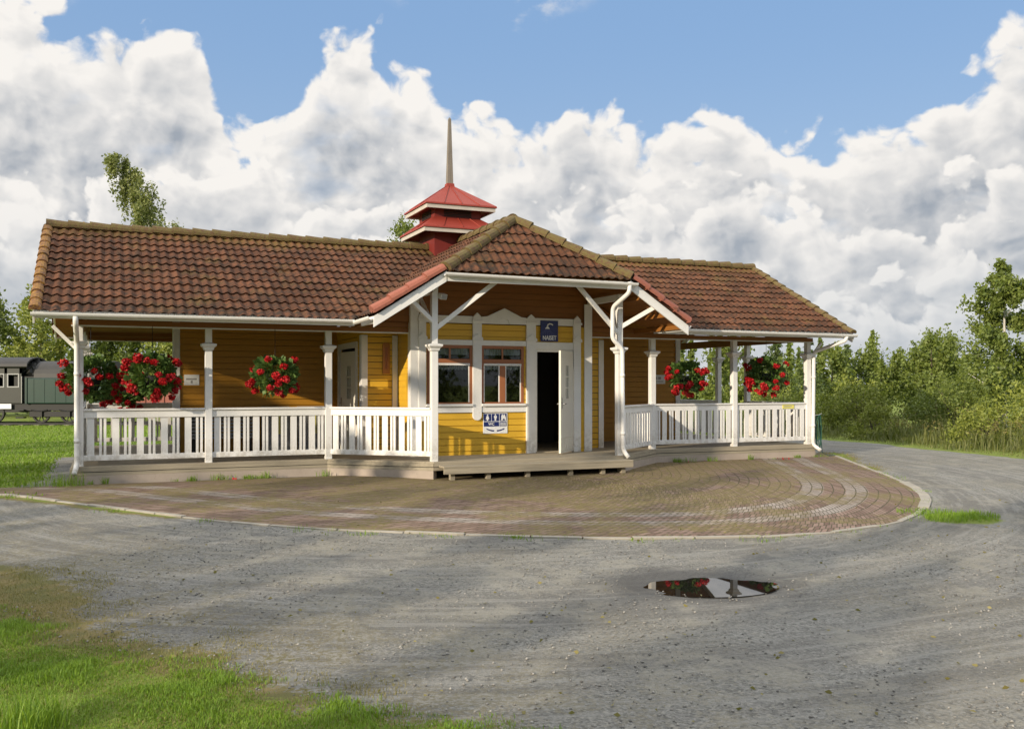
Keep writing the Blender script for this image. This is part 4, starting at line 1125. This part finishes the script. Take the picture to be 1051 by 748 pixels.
# puddle
m, g, b = material('puddle_water'); b.inputs['Base Color'].default_value = (.012,.011,.010,1); b.inputs['Roughness'].default_value = .015; b.inputs['IOR'].default_value = 2.3
b.inputs['Specular IOR Level'].default_value = .5
mb = MB(); mb.poly([(PUD[0]+.80*math.cos(a), PUD[1]+.60*math.sin(a), -.0115+float(zg(PUD[0], PUD[1]))) for a in np.linspace(0, 2*math.pi, 49)[:-1]])
structure(mb.build('puddle', m))
# paved forecourt: rows that follow the curved kerb
def pave_mat():
    m, g, b = material('brick_paving'); nt = m.node_tree
    uv = g.coord('UV'); u, v, _ = g.sep(uv); o = g.coord('Object')
    wob = g.noise(o, 1.5, 2); uvw = g.comb(u+wob*.06, v+wob*.05, 0.0)
    br = g.node('ShaderNodeTexBrick'); g.link(uvw, br.inputs['Vector'])
    br.inputs['Scale'].default_value = 1; br.inputs['Mortar Size'].default_value = .011; br.inputs['Mortar Smooth'].default_value = .3
    br.inputs['Brick Width'].default_value = .115; br.inputs['Row Height'].default_value = .215; br.offset = .5; br.inputs['Bias'].default_value = 0
    br.inputs['Color1'].default_value = (0,0,0,1); br.inputs['Color2'].default_value = (1,1,1,1); br.inputs['Mortar'].default_value = (.5,.5,.5,1)
    tone = g.sep(br.outputs['Color'])[0]; mort = X(nt, br.outputs['Fac'])
    n1 = g.noise(o, .8, 5, .65); n2 = g.noise(o, 11, 5, .7); n3 = g.noise(o, 60, 3, .7)
    red = g.mix(tone, (.130,.075,.054), (.265,.178,.138))
    grey = g.mix(tone, (.27,.235,.205), (.40,.36,.32))
    band = ((v+7.5).ss(-.03, .03)*((v*-1.0-6.35).ss(-.03, .03))).max((v+6.02).ss(-.03,.03)*((v*-1.0-5.58).ss(-.03,.03)))
    band = ((v-6.665).ss(-.02, .02)*((v*-1.0+7.095).ss(-.02, .02))).max((v-7.525).ss(-.02, .02)*((v*-1.0+7.955).ss(-.02, .02)))
    c = g.mix(band*(n1.ss(.35,.6)*-.5+.85), red, grey)
    joint = g.mix(n2, (.035,.028,.015), (.085,.075,.022))
    c = g.mix(mort, c, joint)
    mossy = (v*-1.0+7.4).ss(0, 3.0)
    c = g.mix(((n1+mossy*.12-.0).ss(.45, .57))*(n2.ss(.34, .58))*.80, c, (.165,.135,.034))
    c = g.mix((n2.ss(.54, .7))*.4, c, (.12,.10,.06))
    c = g.mix((n3.ss(.55,.75))*.3, c, (.32,.28,.22))
    g.link(c, b.inputs['Base Color']); b.inputs['Roughness'].default_value = .9
    g.link(g.bump((mort*-1.0)+n2*.5+n3*.25+tone*.3, .9, .02), b.inputs['Normal'])
    return m
NR = 60; cen = Vector(bw(0, .4)[:2]); Vp, UVp, Fp = [], [], []; acc = 0; prevp = None
for i, p in enumerate(PAVE_S):
    p = Vector(p); 
    if prevp is not None: acc += (p-prevp).length
    prevp = p; Lr = (p-cen).length
    for k in range(NR+1):
        t = k/NR; q = cen.lerp(p, t); Vp.append((q.x, q.y, .014+float(zg(q.x, q.y))+.006*mnoise.noise(Vector((q.x*.6, q.y*.6, 4))))); UVp.append((acc*(.3+.7*t), t*9.0))
for i in range(len(PAVE_S)-1):
    for k in range(NR): a = i*(NR+1)+k; Fp.append((a, a+1, a+NR+2, a+NR+1))
pm = bpy.data.meshes.new('paved_forecourt'); pm.from_pydata(Vp, [], Fp); pm.materials.append(pave_mat())
ul = pm.uv_layers.new(name='UVMap')
for lp in pm.loops: ul.data[lp.index].uv = UVp[lp.vertex_index]
bm = bmesh.new(); bm.from_mesh(pm); bmesh.ops.recalc_face_normals(bm, faces=bm.faces); bm.to_mesh(pm); bm.free(); pm.shade_smooth()
structure(link('paved_forecourt', pm))
# kerb stones
mb = MB(); line = []; acc = 0
for p, q in zip(PAVE_S, PAVE_S[1:]):
    n = max(1, int(math.hypot(q[0]-p[0], q[1]-p[1])/.08)); line += [tuple(np.array(p)+(np.array(q)-np.array(p))*k/n) for k in range(n)]
i = 0
while i < len(line)-8:
    L = rnd.choice((7, 8, 9, 6)); j = min(len(line)-1, i+L); p, q = Vector((*line[i], float(zg(*line[i])))), Vector((*line[j], float(zg(*line[j])))); d = (q-p); ln = d.length
    if ln > .1:
        d.normalize(); u_, w_ = ((p+q)/2-Vector((OX, OY, 0))), 0
        su = u_.x*CP+u_.y*SP; wide = .09 if not (4.0 < su < 6.3) else .17
        p2, q2 = p+d*.008, q-d*.008; z = .022+rnd.uniform(-.008, .008)
        mb.bar(p2+Vector((0,0,z-.05)), q2+Vector((0,0,z-.05)), wide, .1)
    i = j
structure(mb.build('kerb', M_KERB, bevel=.008))

# ------------------------------------------------------------------ grass and weeds (stuff)
def blades(name, P, hgt, wid, mat, seed, lean=.35, label=None):
    g = np.random.default_rng(seed); n = len(P)
    P = P+np.stack([np.zeros(n), np.zeros(n), zg(P[:, 0], P[:, 1])], 1)
    th = g.uniform(0, 2*math.pi, n); d = np.stack([np.cos(th), np.sin(th), np.zeros(n)], 1); sd = np.stack([-np.sin(th), np.cos(th), np.zeros(n)], 1)
    h = (hgt*g.uniform(.5, 1.3, n))[:, None] if np.isscalar(hgt) else (hgt*g.uniform(.6, 1.2, n))[:, None]
    w = (wid*g.uniform(.7, 1.3, n))[:, None]; ln = g.uniform(.1, 1, n)[:, None]*lean
    up = np.array([0, 0, 1.0])
    b0 = P-sd*w*.5; b1 = P+sd*w*.5; mid = P+up*h*.55+d*h*ln*.35; m0 = mid-sd*w*.4; m1 = mid+sd*w*.4; tip = P+up*h*(1-.3*ln)+d*h*ln
    t0 = tip-sd*w*.05; t1 = tip+sd*w*.05
    Vv = np.stack([b0, b1, m1, m0, t1, t0], 1).reshape(-1, 3); k = np.arange(n)[:, None]*6
    Ff = np.concatenate([k+np.array([0, 1, 2, 3]), k+np.array([3, 2, 4, 5])])
    o = link(name, fastmesh(name, Vv, Ff, mat)); o['kind'] = 'stuff'; return o
def sample(x0, x1, y0, y1, n, seed):
    g = np.random.default_rng(seed); x = g.uniform(x0, x1, n); y = g.uniform(y0, y1, n); return x, y, g
def lookup(arr, x, y):
    i = np.clip(np.searchsorted(gx, x)-1, 0, len(gx)-2); j = np.clip(np.searchsorted(gy, y)-1, 0, len(gy)-2)
    return arr[j, i]
x, y, g = sample(-5.2, 1.2, 4.2, 10.5, 420000, 21)
gv = lookup(grass, x, y); cl = np.array([mnoise.noise(Vector((a*1.6, b*1.6, 9)))+.6*mnoise.noise(Vector((a*5, b*5, 3))) for a, b in zip(x, y)])
keep = (gv > .06) & (gv+cl*.38+g.uniform(-.3, .3, len(x)) > .40) & (np.abs(x) < y*.58+.3)
P = np.stack([x, y, np.zeros(len(x))], 1)[keep]
blades('lawn_grass', P, .030*(1+np.clip(cl[keep]*1.3, -.6, 1.3)), .0046, L_GRASS, 31, .8)
dv = lookup(dry, x, y); keep = (dv > .1) & (dv*.8+cl*.5+g.uniform(-.3, .3, len(x)) > .55) & (g.uniform(0, 1, len(x)) < .5)
blades('dry_grass', np.stack([x, y, np.zeros(len(x))], 1)[keep], .024, .004, L_DRY, 32, 1.0)
# distant lawn left, seen as short turf
x, y, g = sample(-26, -7.2, 14.0, 40.0, 120000, 22)
keep = (lookup(grass, x, y)+g.uniform(-.2, .2, len(x)) > .55) & (g.uniform(0, 1, len(x)) < np.clip(18/y, 0, 1)**1.0)
blades('far_lawn_grass', np.stack([x, y, np.zeros(len(x))], 1)[keep], .055, .022, L_GRASS, 33, .7)
# tufts by the plinth, the verge, the kerb corner and a big one at the lower left
Pt, Ht = [], []
def tuftp(x, y, n, r, h, seed):
    g = np.random.default_rng(seed); a = g.uniform(0, 6.28, n); q = np.sqrt(g.uniform(0, 1, n))*r
    Pt.append(np.stack([x+q*np.cos(a), y+q*np.sin(a), np.zeros(n)], 1)); Ht.append(np.full(n, h))
r3 = random.Random(44)
for i in range(26):
    s = r3.uniform(-8.2, -3.7) if i < 16 else r3.uniform(3.8, 8.2); p = bw(s, .18+r3.uniform(0, .12)); tuftp(p[0], p[1], r3.randint(15, 60), r3.uniform(.05, .2), r3.uniform(.05, .16), i)
p = bw(-8.05, .35); tuftp(p[0], p[1], 160, .25, .26, 71); p = bw(-8.5, .15); tuftp(p[0], p[1], 160, .35, .2, 72)
for i in range(9): tuftp(6.45+r3.uniform(-.5, .5), 13.75+r3.uniform(-.4, .4), 170, .28, .085, 100+i)
for i in range(40):
    k = r3.randrange(0, len(line)); q = line[k]; tuftp(q[0]+r3.uniform(-.12, .12), q[1]-r3.uniform(.02, .2), r3.randint(12, 50), r3.uniform(.08, .3), r3.uniform(.03, .06), 200+i)
tuftp(-2.86, 5.6, 300, .22, .22, 73)
blades('grass_tufts', np.concatenate(Pt), np.concatenate(Ht), .007, L_GRASS, 34, .7)
x, y, g = sample(5.0, 12.5, 12.0, 30.0, 26000, 23); keep = (lookup(strip, x, y) > .35+g.uniform(-.2, .3, len(x)))
blades('verge_grass', np.stack([x, y, np.zeros(len(x))], 1)[keep], .045, .008, L_DRY, 35, .7)
# tall weeds along the field edge
x, y, g = sample(6, 26, 14, 40, 80000, 24); e = lookup(edd, x, y)
keep = (e > .15) & (e < 4.5) & (g.uniform(0, 1, len(x)) < np.clip(1.1-e/5, .2, 1)); e = e[keep]
x, y = x[keep], y[keep]; cl = np.array([mnoise.noise(Vector((a*.7, b*.7, 5))) for a, b in zip(x, y)])
hh = np.clip(.06+e*.26+cl*.60, .05, .95)*np.where(x > 11.5, 1.0, .55)
blades('tall_weeds', np.stack([x, y, np.zeros(len(x))], 1), hh, .020, L_WEED, 36, .75)
k = (g.uniform(0, 1, len(x)) < .12) & (hh > .45)
hp = np.stack([x, y, np.zeros(len(x))], 1)[k]; hp = np.repeat(hp, 9, 0); hp[:, 2] = np.repeat(hh[k], 9)*g.uniform(.75, 1.12, len(hp)); hp[:, :2] += g.normal(size=(len(hp), 2))*.035
V_, F_ = leaves(hp, .06, 9, .4); o = link('weed_seed_heads', fastmesh('weed_seed_heads', V_, F_, L_DRY)); o['kind'] = 'stuff'
# loose stones on the drive, fallen petals
x, y, g = sample(-4.5, 7.0, 4.4, 13.5, 26000, 25); ok = (lookup(grass, x, y) < .4) & (lookup(pr, x, y) > 1.2) & (seg_dist(x, y, PAVE_S) > .1) & (y < 12.5)
x, y = x[ok], y[ok]; n = len(x); s = (g.uniform(.25, 1, n)**5*.014+.0028)
base = np.array([(1,0,0),(-1,0,0),(0,1,0),(0,-1,0),(0,0,.75),(0,0,-.6)], float); fc = np.array([(0,2,4),(2,1,4),(1,3,4),(3,0,4),(2,0,5),(1,2,5),(3,1,5),(0,3,5)])
sc = g.uniform(.6, 1.3, (n, 6, 1))*s[:, None, None]; a = g.uniform(0, 6.28, n)
bb = base[None]*sc; vx = bb[..., 0]*np.cos(a)[:, None]-bb[..., 1]*np.sin(a)[:, None]; vy = bb[..., 0]*np.sin(a)[:, None]+bb[..., 1]*np.cos(a)[:, None]
Vs = np.stack([vx+x[:, None], vy+y[:, None], bb[..., 2]+s[:, None]*.25+zg(x, y)[:, None]], -1).reshape(-1, 3)
mS, gS, bS = material('pebble'); geo = gS.node('ShaderNodeNewGeometry'); gS.link(gS.mix(X(mS.node_tree, geo.outputs['Random Per Island']), (.12,.116,.106), (.34,.325,.295)), bS.inputs['Base Color']); bS.inputs['Roughness'].default_value = .9
o = link('gravel_stones', fastmesh('gravel_stones', Vs, (np.arange(n)[:, None, None]*6+fc[None]).reshape(-1, 3), mS)); o['kind'] = 'stuff'
pp = []
for i in range(14):
    s_ = r3.choice((-5.9, -5.6, 4.4, 6.6))+r3.gauss(0, .25); q = bw(s_, r3.uniform(.2, .7)); pp.append((q[0], q[1], .03))
V_, F_ = leaves(np.array(pp), .045, 10, .9, .9); o = link('fallen_petals', fastmesh('fallen_petals', V_, F_, L_FLOWER)); o['kind'] = 'stuff'

x, y, g = sample(-5, 9, 4.5, 17, 700, 27); ok = lookup(pr, x, y) > 1.15
V_, F_ = leaves(np.stack([x, y, zg(x, y)+.012], 1)[ok], .042, 11, .6, .93); o = link('fallen_leaves', fastmesh('fallen_leaves', V_, F_, L_DRY)); o['kind'] = 'stuff'

# ------------------------------------------------------------------ trees and shrubs
# right hand side
tree('birch_tree', 'tree', (16.2, 31.0, 0), 'tall loose-leaved birch rising above the bushes at the right edge', birch_points(17000, 5.8, 2.3, 51, .8), .13, L_DARK, 5.7, .09, 51, bark=M_BIRCHBARK, spread=1.6)
tree('alder_tree', 'tree', (14.9, 33.5, 0), 'dark alder leaning against the left side of the tall birch', bush_points(4200, 1.0, 1.0, 3.6, 26, 52, .2), .13, L_DARK, 3.4, .07, 52)
shrub('willow_shrub', (16.2, 27.0, 0), 'tall pale green willow shrub at the right edge in front of the birch', shoot_points(7500, 2.3, 1.8, 2.75, 60, 53), .11, L_WILLOW, 2.6, 53)
shrub('willow_shrub', (14.1, 29.8, 0), 'mid green rounded willow shrub left of the tall birch', shoot_points(6500, 1.5, 1.3, 2.35, 55, 54), .10, L_BIRCH, 2.2, 54)
shrub('willow_shrub', (12.3, 33.8, 0), 'yellowish willow shrub right beside the veranda end post', shoot_points(6500, 1.7, 1.4, 2.1, 55, 55), .11, L_WILLOW, 2.0, 55)
shrub('willow_shrub', (10.2, 36.0, 0), 'low yellow green shrub seen through the right veranda', shoot_points(5200, 1.8, 1.4, 1.7, 45, 56), .11, L_WILLOW, 1.7, 56)
shrub('willow_shrub', (19.6, 24.6, 0), 'broad willow shrub beyond the right edge of the photo', shoot_points(5200, 2.0, 1.6, 2.6, 45, 57), .11, L_WILLOW, 2.4, 57)
for i, (x, y, r_, h_, lm, lab) in enumerate(((13.2, 26.2, 1.1, 1.25, L_WILLOW, 'low yellow green bush at the verge in front of the rounded willow'), (17.6, 22.6, 1.4, 1.15, L_DARK, 'low dark bush at the drive edge below the tall pale willow'), (11.6, 30.2, .9, .95, L_WILLOW, 'low pale bush at the verge below the yellowish willow'), (14.4, 23.2, .9, .75, L_WEED, 'low brownish bush nearest the bend of the drive'))):
    shrub('low_bush', (x, y, 0), lab, bush_points(2600, r_, r_*.8, h_, 24, 140+i, .02), .085, lm, h_, 140+i)
shrub('willow_shrub', (15.6, 24.6, 0), 'low brownish shrub among the tall weeds by the drive', shoot_points(3200, 1.3, 1.0, 1.35, 40, 58), .08, L_WEED, 1.2, 58)
for i, (x, y, h, r, lab) in enumerate(((13.9, 44, 3.7, 1.6, 'pointed dark spruce behind the yellowish willow shrub'), (17.4, 49, 3.7, 1.7, 'pointed dark spruce behind the rounded willow shrub'), (12.6, 45, 4.1, 1.6, 'spruce seen through the outer bay of the right veranda'))):
    tree('spruce_tree', 'tree', (x, y, 0), lab, spruce_points(5200, h, r, 60+i), .15, L_SPRUCE, h, .08, 60+i, branches=0, aspect=.35)
for i, (x, y, h, r, lab) in enumerate(((19.4, 49.5, 4.0, 1.9, 'pale rounded tree in the distance right of the pointed spruces'), (15.6, 46, 3.6, 1.5, 'rounded green tree between the spruces right of the station'), (22.5, 50, 3.9, 1.8, 'broad green tree left of the tall birch in the distance'), (24.6, 54, 4.8, 2.0, 'tallest pale tree in the distance left of the tall birch'), (11.0, 47, 4.4, 1.6, 'dark tree seen through the inner bay of the right veranda'), (27.5, 48, 4.2, 2.0, 'green tree behind the tall birch at the right edge'))):
    tree('young_tree', 'tree', (x, y, 0), lab, bush_points(4800, r, r, h, 34, 70+i, .15), .17, L_DARK if i % 3 == 2 else L_BIRCH, h*.9, .08, 70+i)
# left hand side and behind the roof
for i, (x, y, h, r, lm, lab) in enumerate(((-30.0, 53, 7.0, 3.0, L_BIRCH, 'sunlit leafy tree behind the locomotive at the left edge'), (-26.0, 52, 6.2, 2.4, L_WILLOW, 'sunlit yellow green tree behind the tender, left of the veranda'), (-22.3, 54, 5.6, 2.4, L_BIRCH, 'leafy tree behind the red wagon, seen through the left veranda'), (-34.0, 52, 7.4, 3.0, L_DARK, 'leafy tree beyond the left edge of the photo'), (-18.5, 53, 5.2, 2.4, L_WILLOW, 'yellow green tree behind the wall end of the left veranda'))):
    tree('broadleaf_tree', 'tree', (x, y, 0), lab, bush_points(7500, r, r, h, 48, 80+i, .08), .21, lm, h*.9, .14, 80+i)
tree('spruce_tree', 'tree', (-27.9, 56, 0), 'thin spruce tip showing above the leafy trees behind the train', spruce_points(3000, 7.6, 1.5, 86), .2, L_SPRUCE, 7.6, .1, 86, branches=0, aspect=.35)
tree('weeping_birch', 'tree', (-13.4, 40, 0), 'birch with drooping crown leaning left above the left roof ridge', birch_points(14000, 11.9, 2.7, 90, 2.3, .50, (-3.7, 0)), .12, L_BIRCHLT, 11.3, .13, 90, lean=(-3.4, 0), bark=M_BIRCHBARK, spread=1.4)
tree('broadleaf_tree', 'tree', (-5.2, 46, 0), 'round green treetop showing over the roof left of the cupola', bush_points(9000, 1.8, 1.8, 9.35, 60, 91, .45), .15, L_BIRCH, 9.0, .16, 91)
# far wood, read as one mass
Pw = []
g = np.random.default_rng(99)
for i in range(120):
    x = g.uniform(-75, 100); y = g.uniform(72, 105)+abs(x)*.15; h = g.uniform(3.8, 6.2)*(1.1 if x < 0 else 1)
    P = bush_points(420, 1.9, 1.9, h, 14, 300+i, .05) if i % 3 else spruce_points(500, h*1.1, 1.3, 300+i)
    Pw.append(P+np.array([x, y, 0]))
V_, F_ = leaves(np.concatenate(Pw), .42, 98, .6); o = link('far_woodland', fastmesh('far_woodland', V_, F_, L_DARK)); o['kind'] = 'stuff'
# woodland behind the viewer: trees where the long ground shadows come from, plus an added sky-blocking belt
Pw = []
def shade(q, D, h, r, n, seed, low=.05):
    """a tree D metres sunward, q metres to the viewer's side of the sun line through the building"""
    s, w = q*math.sin(SUN_AL)-D*math.cos(SUN_AL), q*math.cos(SUN_AL)+D*math.sin(SUN_AL)
    h = h+D*math.tan(SUN_EL)                                # h: how high its shadow reaches at the station's middle
    P = bush_points(n, r, r, h, 26, seed, low); x, y, _ = bw(s, w); Pw.append(P+np.array([x, y, -.2]))
shade(-6.3, 31, 3.2, 2.4, 2600, 401); shade(-4.3, 29, 2.3, 1.2, 1500, 402)
shade(-.35, 30, 1.9, .95, 1100, 403)
rs = random.Random(12); q = 2.0
while q < 25:
    r_ = rs.uniform(.9, 1.7)
    if not 6.9 < q+r_*.3 < 9.0: shade(q, rs.uniform(27, 36), rs.uniform(.3, 2.0), r_, int(820*r_*r_), 500+int(q*10), .02)
    q += r_*rs.uniform(.7, 1.25)
sa = math.atan2(sy, sx)
for i in range(30):  # unseen belt added to cut sky light on the veranda walls, open sunward
    a = R(182)+R(178)*i/29
    dlt = (a-sa+math.pi) % (2*math.pi)-math.pi
    if abs(dlt) < R(20): continue
    rr = 34+5*math.sin(i*2.3); h = 10.5+1.8*math.sin(i*1.7)
    P = bush_points(1500, 3.6, 3.2, h, 30, 450+i, .02); Pw.append(P+np.array([rr*math.cos(a), 4+rr*math.sin(a), -.2]))
V_, F_ = leaves(np.concatenate(Pw), .34, 97, .75); o = link('unseen_shade_woodland', fastmesh('unseen_shade_woodland', V_, F_, L_DARK)); o['kind'] = 'stuff'

# ------------------------------------------------------------------ sky
world = bpy.data.worlds.new('World'); scene.world = world; world.use_nodes = True
wt = world.node_tree; g = NT(wt); bg = wt.nodes['Background']
sky = g.node('ShaderNodeTexSky', sky_type='NISHITA'); sky.sun_disc = False; sky.sun_elevation = R(26); sky.sun_rotation = math.atan2(sx, sy)
sky.air_density = 1.0; sky.dust_density = .6; sky.ozone_density = 2.0
dx, dy, dz = g.sep(g.coord('Generated'))
az = dx.m('ARCTAN2', dy); el = dz.m('ARCSINE')
# cumulus: four banks of cloud one behind the other, each a ridge line over azimuth roughened by billowing noise
def curve(x, pts):
    n = g.node('ShaderNodeFloatCurve'); c = n.mapping.curves[0]; n.mapping.use_clip = False
    while len(c.points) < len(pts): c.points.new(.5, .5)
    for q, (u, v) in zip(c.points, pts): q.location = (u, v)
    n.mapping.update(); g.link(x, n.inputs['Value']); return X(wt, n.outputs[0])
t_az = (az+.56)*(1/1.12)
BANK = [(-.56,.36),(-.49,.375),(-.42,.335),(-.385,.355),(-.33,.33),(-.28,.285),(-.235,.29),(-.195,.335),(-.14,.362),(-.10,.345),(-.06,.295),(-.01,.275),(.035,.255),(.06,.285),(.10,.298),(.145,.268),(.19,.262),(.225,.285),(.275,.28),(.31,.255),(.36,.26),(.40,.25),(.43,.29),(.47,.315),(.51,.33),(.56,.31)]
ridge = curve(t_az.clamp(), [((a+.56)/1.12, v*2) for a, v in BANK])*.5+.014
def field(px, py, seed, k=1.0):
    v = g.comb(px+seed, py*1.15+seed*.37, 0.0)
    wv = g.node('ShaderNodeVectorMath', operation='MULTIPLY_ADD'); ns = g.node('ShaderNodeTexNoise'); ns.noise_dimensions = '2D'; g.link(v, ns.inputs['Vector']); ns.inputs['Scale'].default_value = 16; ns.inputs['Detail'].default_value = 4
    g.link(ns.outputs['Color'], wv.inputs[0]); wv.inputs[1].default_value = (.035, .035, 0); g.link(v, wv.inputs[2]); v = wv.outputs[0]
    big = .5-g.voro(v, 10*k, 'SMOOTH_F1', 3, rough=.55, smooth=.3, dims='2D')
    n2 = g.node('ShaderNodeTexNoise'); n2.noise_dimensions = '2D'; g.link(v, n2.inputs['Vector']); n2.inputs['Scale'].default_value = 20*k; n2.inputs['Detail'].default_value = 6; n2.inputs['Roughness'].default_value = .56
    return big*1.0+(X(wt, n2.outputs['Fac'])-.5)*.85
lowf = g.noise(g.comb(az, el*2.6, 3.0), 6.0, 4, .55)
haze = (el*-1.0+.22).ss(0, .22)
blue = g.mix(.80, sky.outputs[0], g.mix((el).ss(.02, .40), (4.3, 5.6, 7.2), (2.55, 4.25, 7.0)))
layers = []
for (drop, amp, seed, k, soft, wav) in ((0, .075, 1.7, 1.0, .016, 0), (.075, .085, 5.3, 1.15, .014, 1), (.155, .080, 9.1, 1.35, .016, 1)):
    f0 = field(az, el, seed, k); f1 = field(az-.009/k, el+.012/k, seed, k)
    rl = ridge-drop
    if wav: rl = .285-drop+(g.noise(g.comb(az+seed, 0.0, seed), 5.5, 2)-.5)*.16+(ridge-.29)*.35
    d = rl+f0*amp-el
    al = d.ss(-.002, soft)
    if not wav: al = al*(1.0-(d.ss(.03, .06))*(g.noise(g.comb(az, el*1.6, 11.0), 8.5, 4).ss(.58, .70))*.22)
    relief = f0-f1
    lit = (.96-(d.ss(.0, .090))*.62+relief*.85+(.5-lowf)*1.1+(.14 if not wav else 0)).clamp()
    c = g.mix(lit, (.39,.435,.50), (1.03,.995,.95))
    c = g.mix(haze*(.16+.20*len(layers)), c, (.62,.67,.72))
    layers.append((al, c))
cl = layers[0][1]; alpha = layers[0][0]
for al, c in layers[1:]:
    cl = g.mix(al, cl, c); alpha = alpha.max(al)
# other cloud: wisps high up in front, unseen bright banks added overhead to lift the ambient light
wf = g.noise(g.comb(az*1.0, el*1.5, 21.0), 9, 6, .62)
bump1 = lambda a, ra, e, re: ((((az-a)/ra).m('ABSOLUTE')*-1.0)-((el-e)/re).m('ABSOLUTE')+1.7).ss(0, 1)
hi = (wf.ss(.50, .68)*bump1(-.02, .085, .395, .04)).max(wf.ss(.42, .6)*bump1(-.53, .12, .385, .05))
hi = hi.max(el.ss(.50, .66)*wf.ss(.28, .44))
over = el.ss(.50, .80)*1.3+1.0  # extra brightness for the unseen overhead cloud, as fill light on the ground
cl = g.mix(hi*(1.0-alpha), cl, (.90,.88,.84)); alpha = alpha.max(hi*.9)
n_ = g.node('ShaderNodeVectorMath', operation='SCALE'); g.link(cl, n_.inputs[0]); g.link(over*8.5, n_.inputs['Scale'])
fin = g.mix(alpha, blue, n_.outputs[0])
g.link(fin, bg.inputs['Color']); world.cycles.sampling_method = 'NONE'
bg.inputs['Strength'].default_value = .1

sun = bpy.data.lights.new('sun', 'SUN'); sun.energy = 4.6; sun.angle = R(.5); sun.color = (1.0, .86, .66)
so = bpy.data.objects.new('sun', sun); COL.objects.link(so); so.rotation_euler = SUN.to_track_quat('Z', 'Y').to_euler(); so.location = SUN*60

# ------------------------------------------------------------------ camera and render settings
cam = bpy.data.cameras.new('camera'); co = bpy.data.objects.new('camera', cam); COL.objects.link(co)
co.location = (0, 0, 1.7); co.rotation_euler = (R(90), 0, 0)
cam.sensor_width = 36; cam.lens = 36*967.65/1051; cam.shift_y = 21.7/1051; cam.clip_end = 6000; cam.clip_start = .05
scene.camera = co
scene.view_settings.view_transform = 'Standard'; scene.view_settings.look = 'None'; scene.view_settings.exposure = .10; scene.view_settings.gamma = 1
scene.render.engine = 'CYCLES'
cy = scene.cycles; cy.use_denoising = True; cy.max_bounces = 6; cy.diffuse_bounces = 3; cy.transparent_max_bounces = 8; cy.sample_clamp_indirect = 6
try: cy.denoiser = 'OPENIMAGEDENOISE'
except Exception: pass
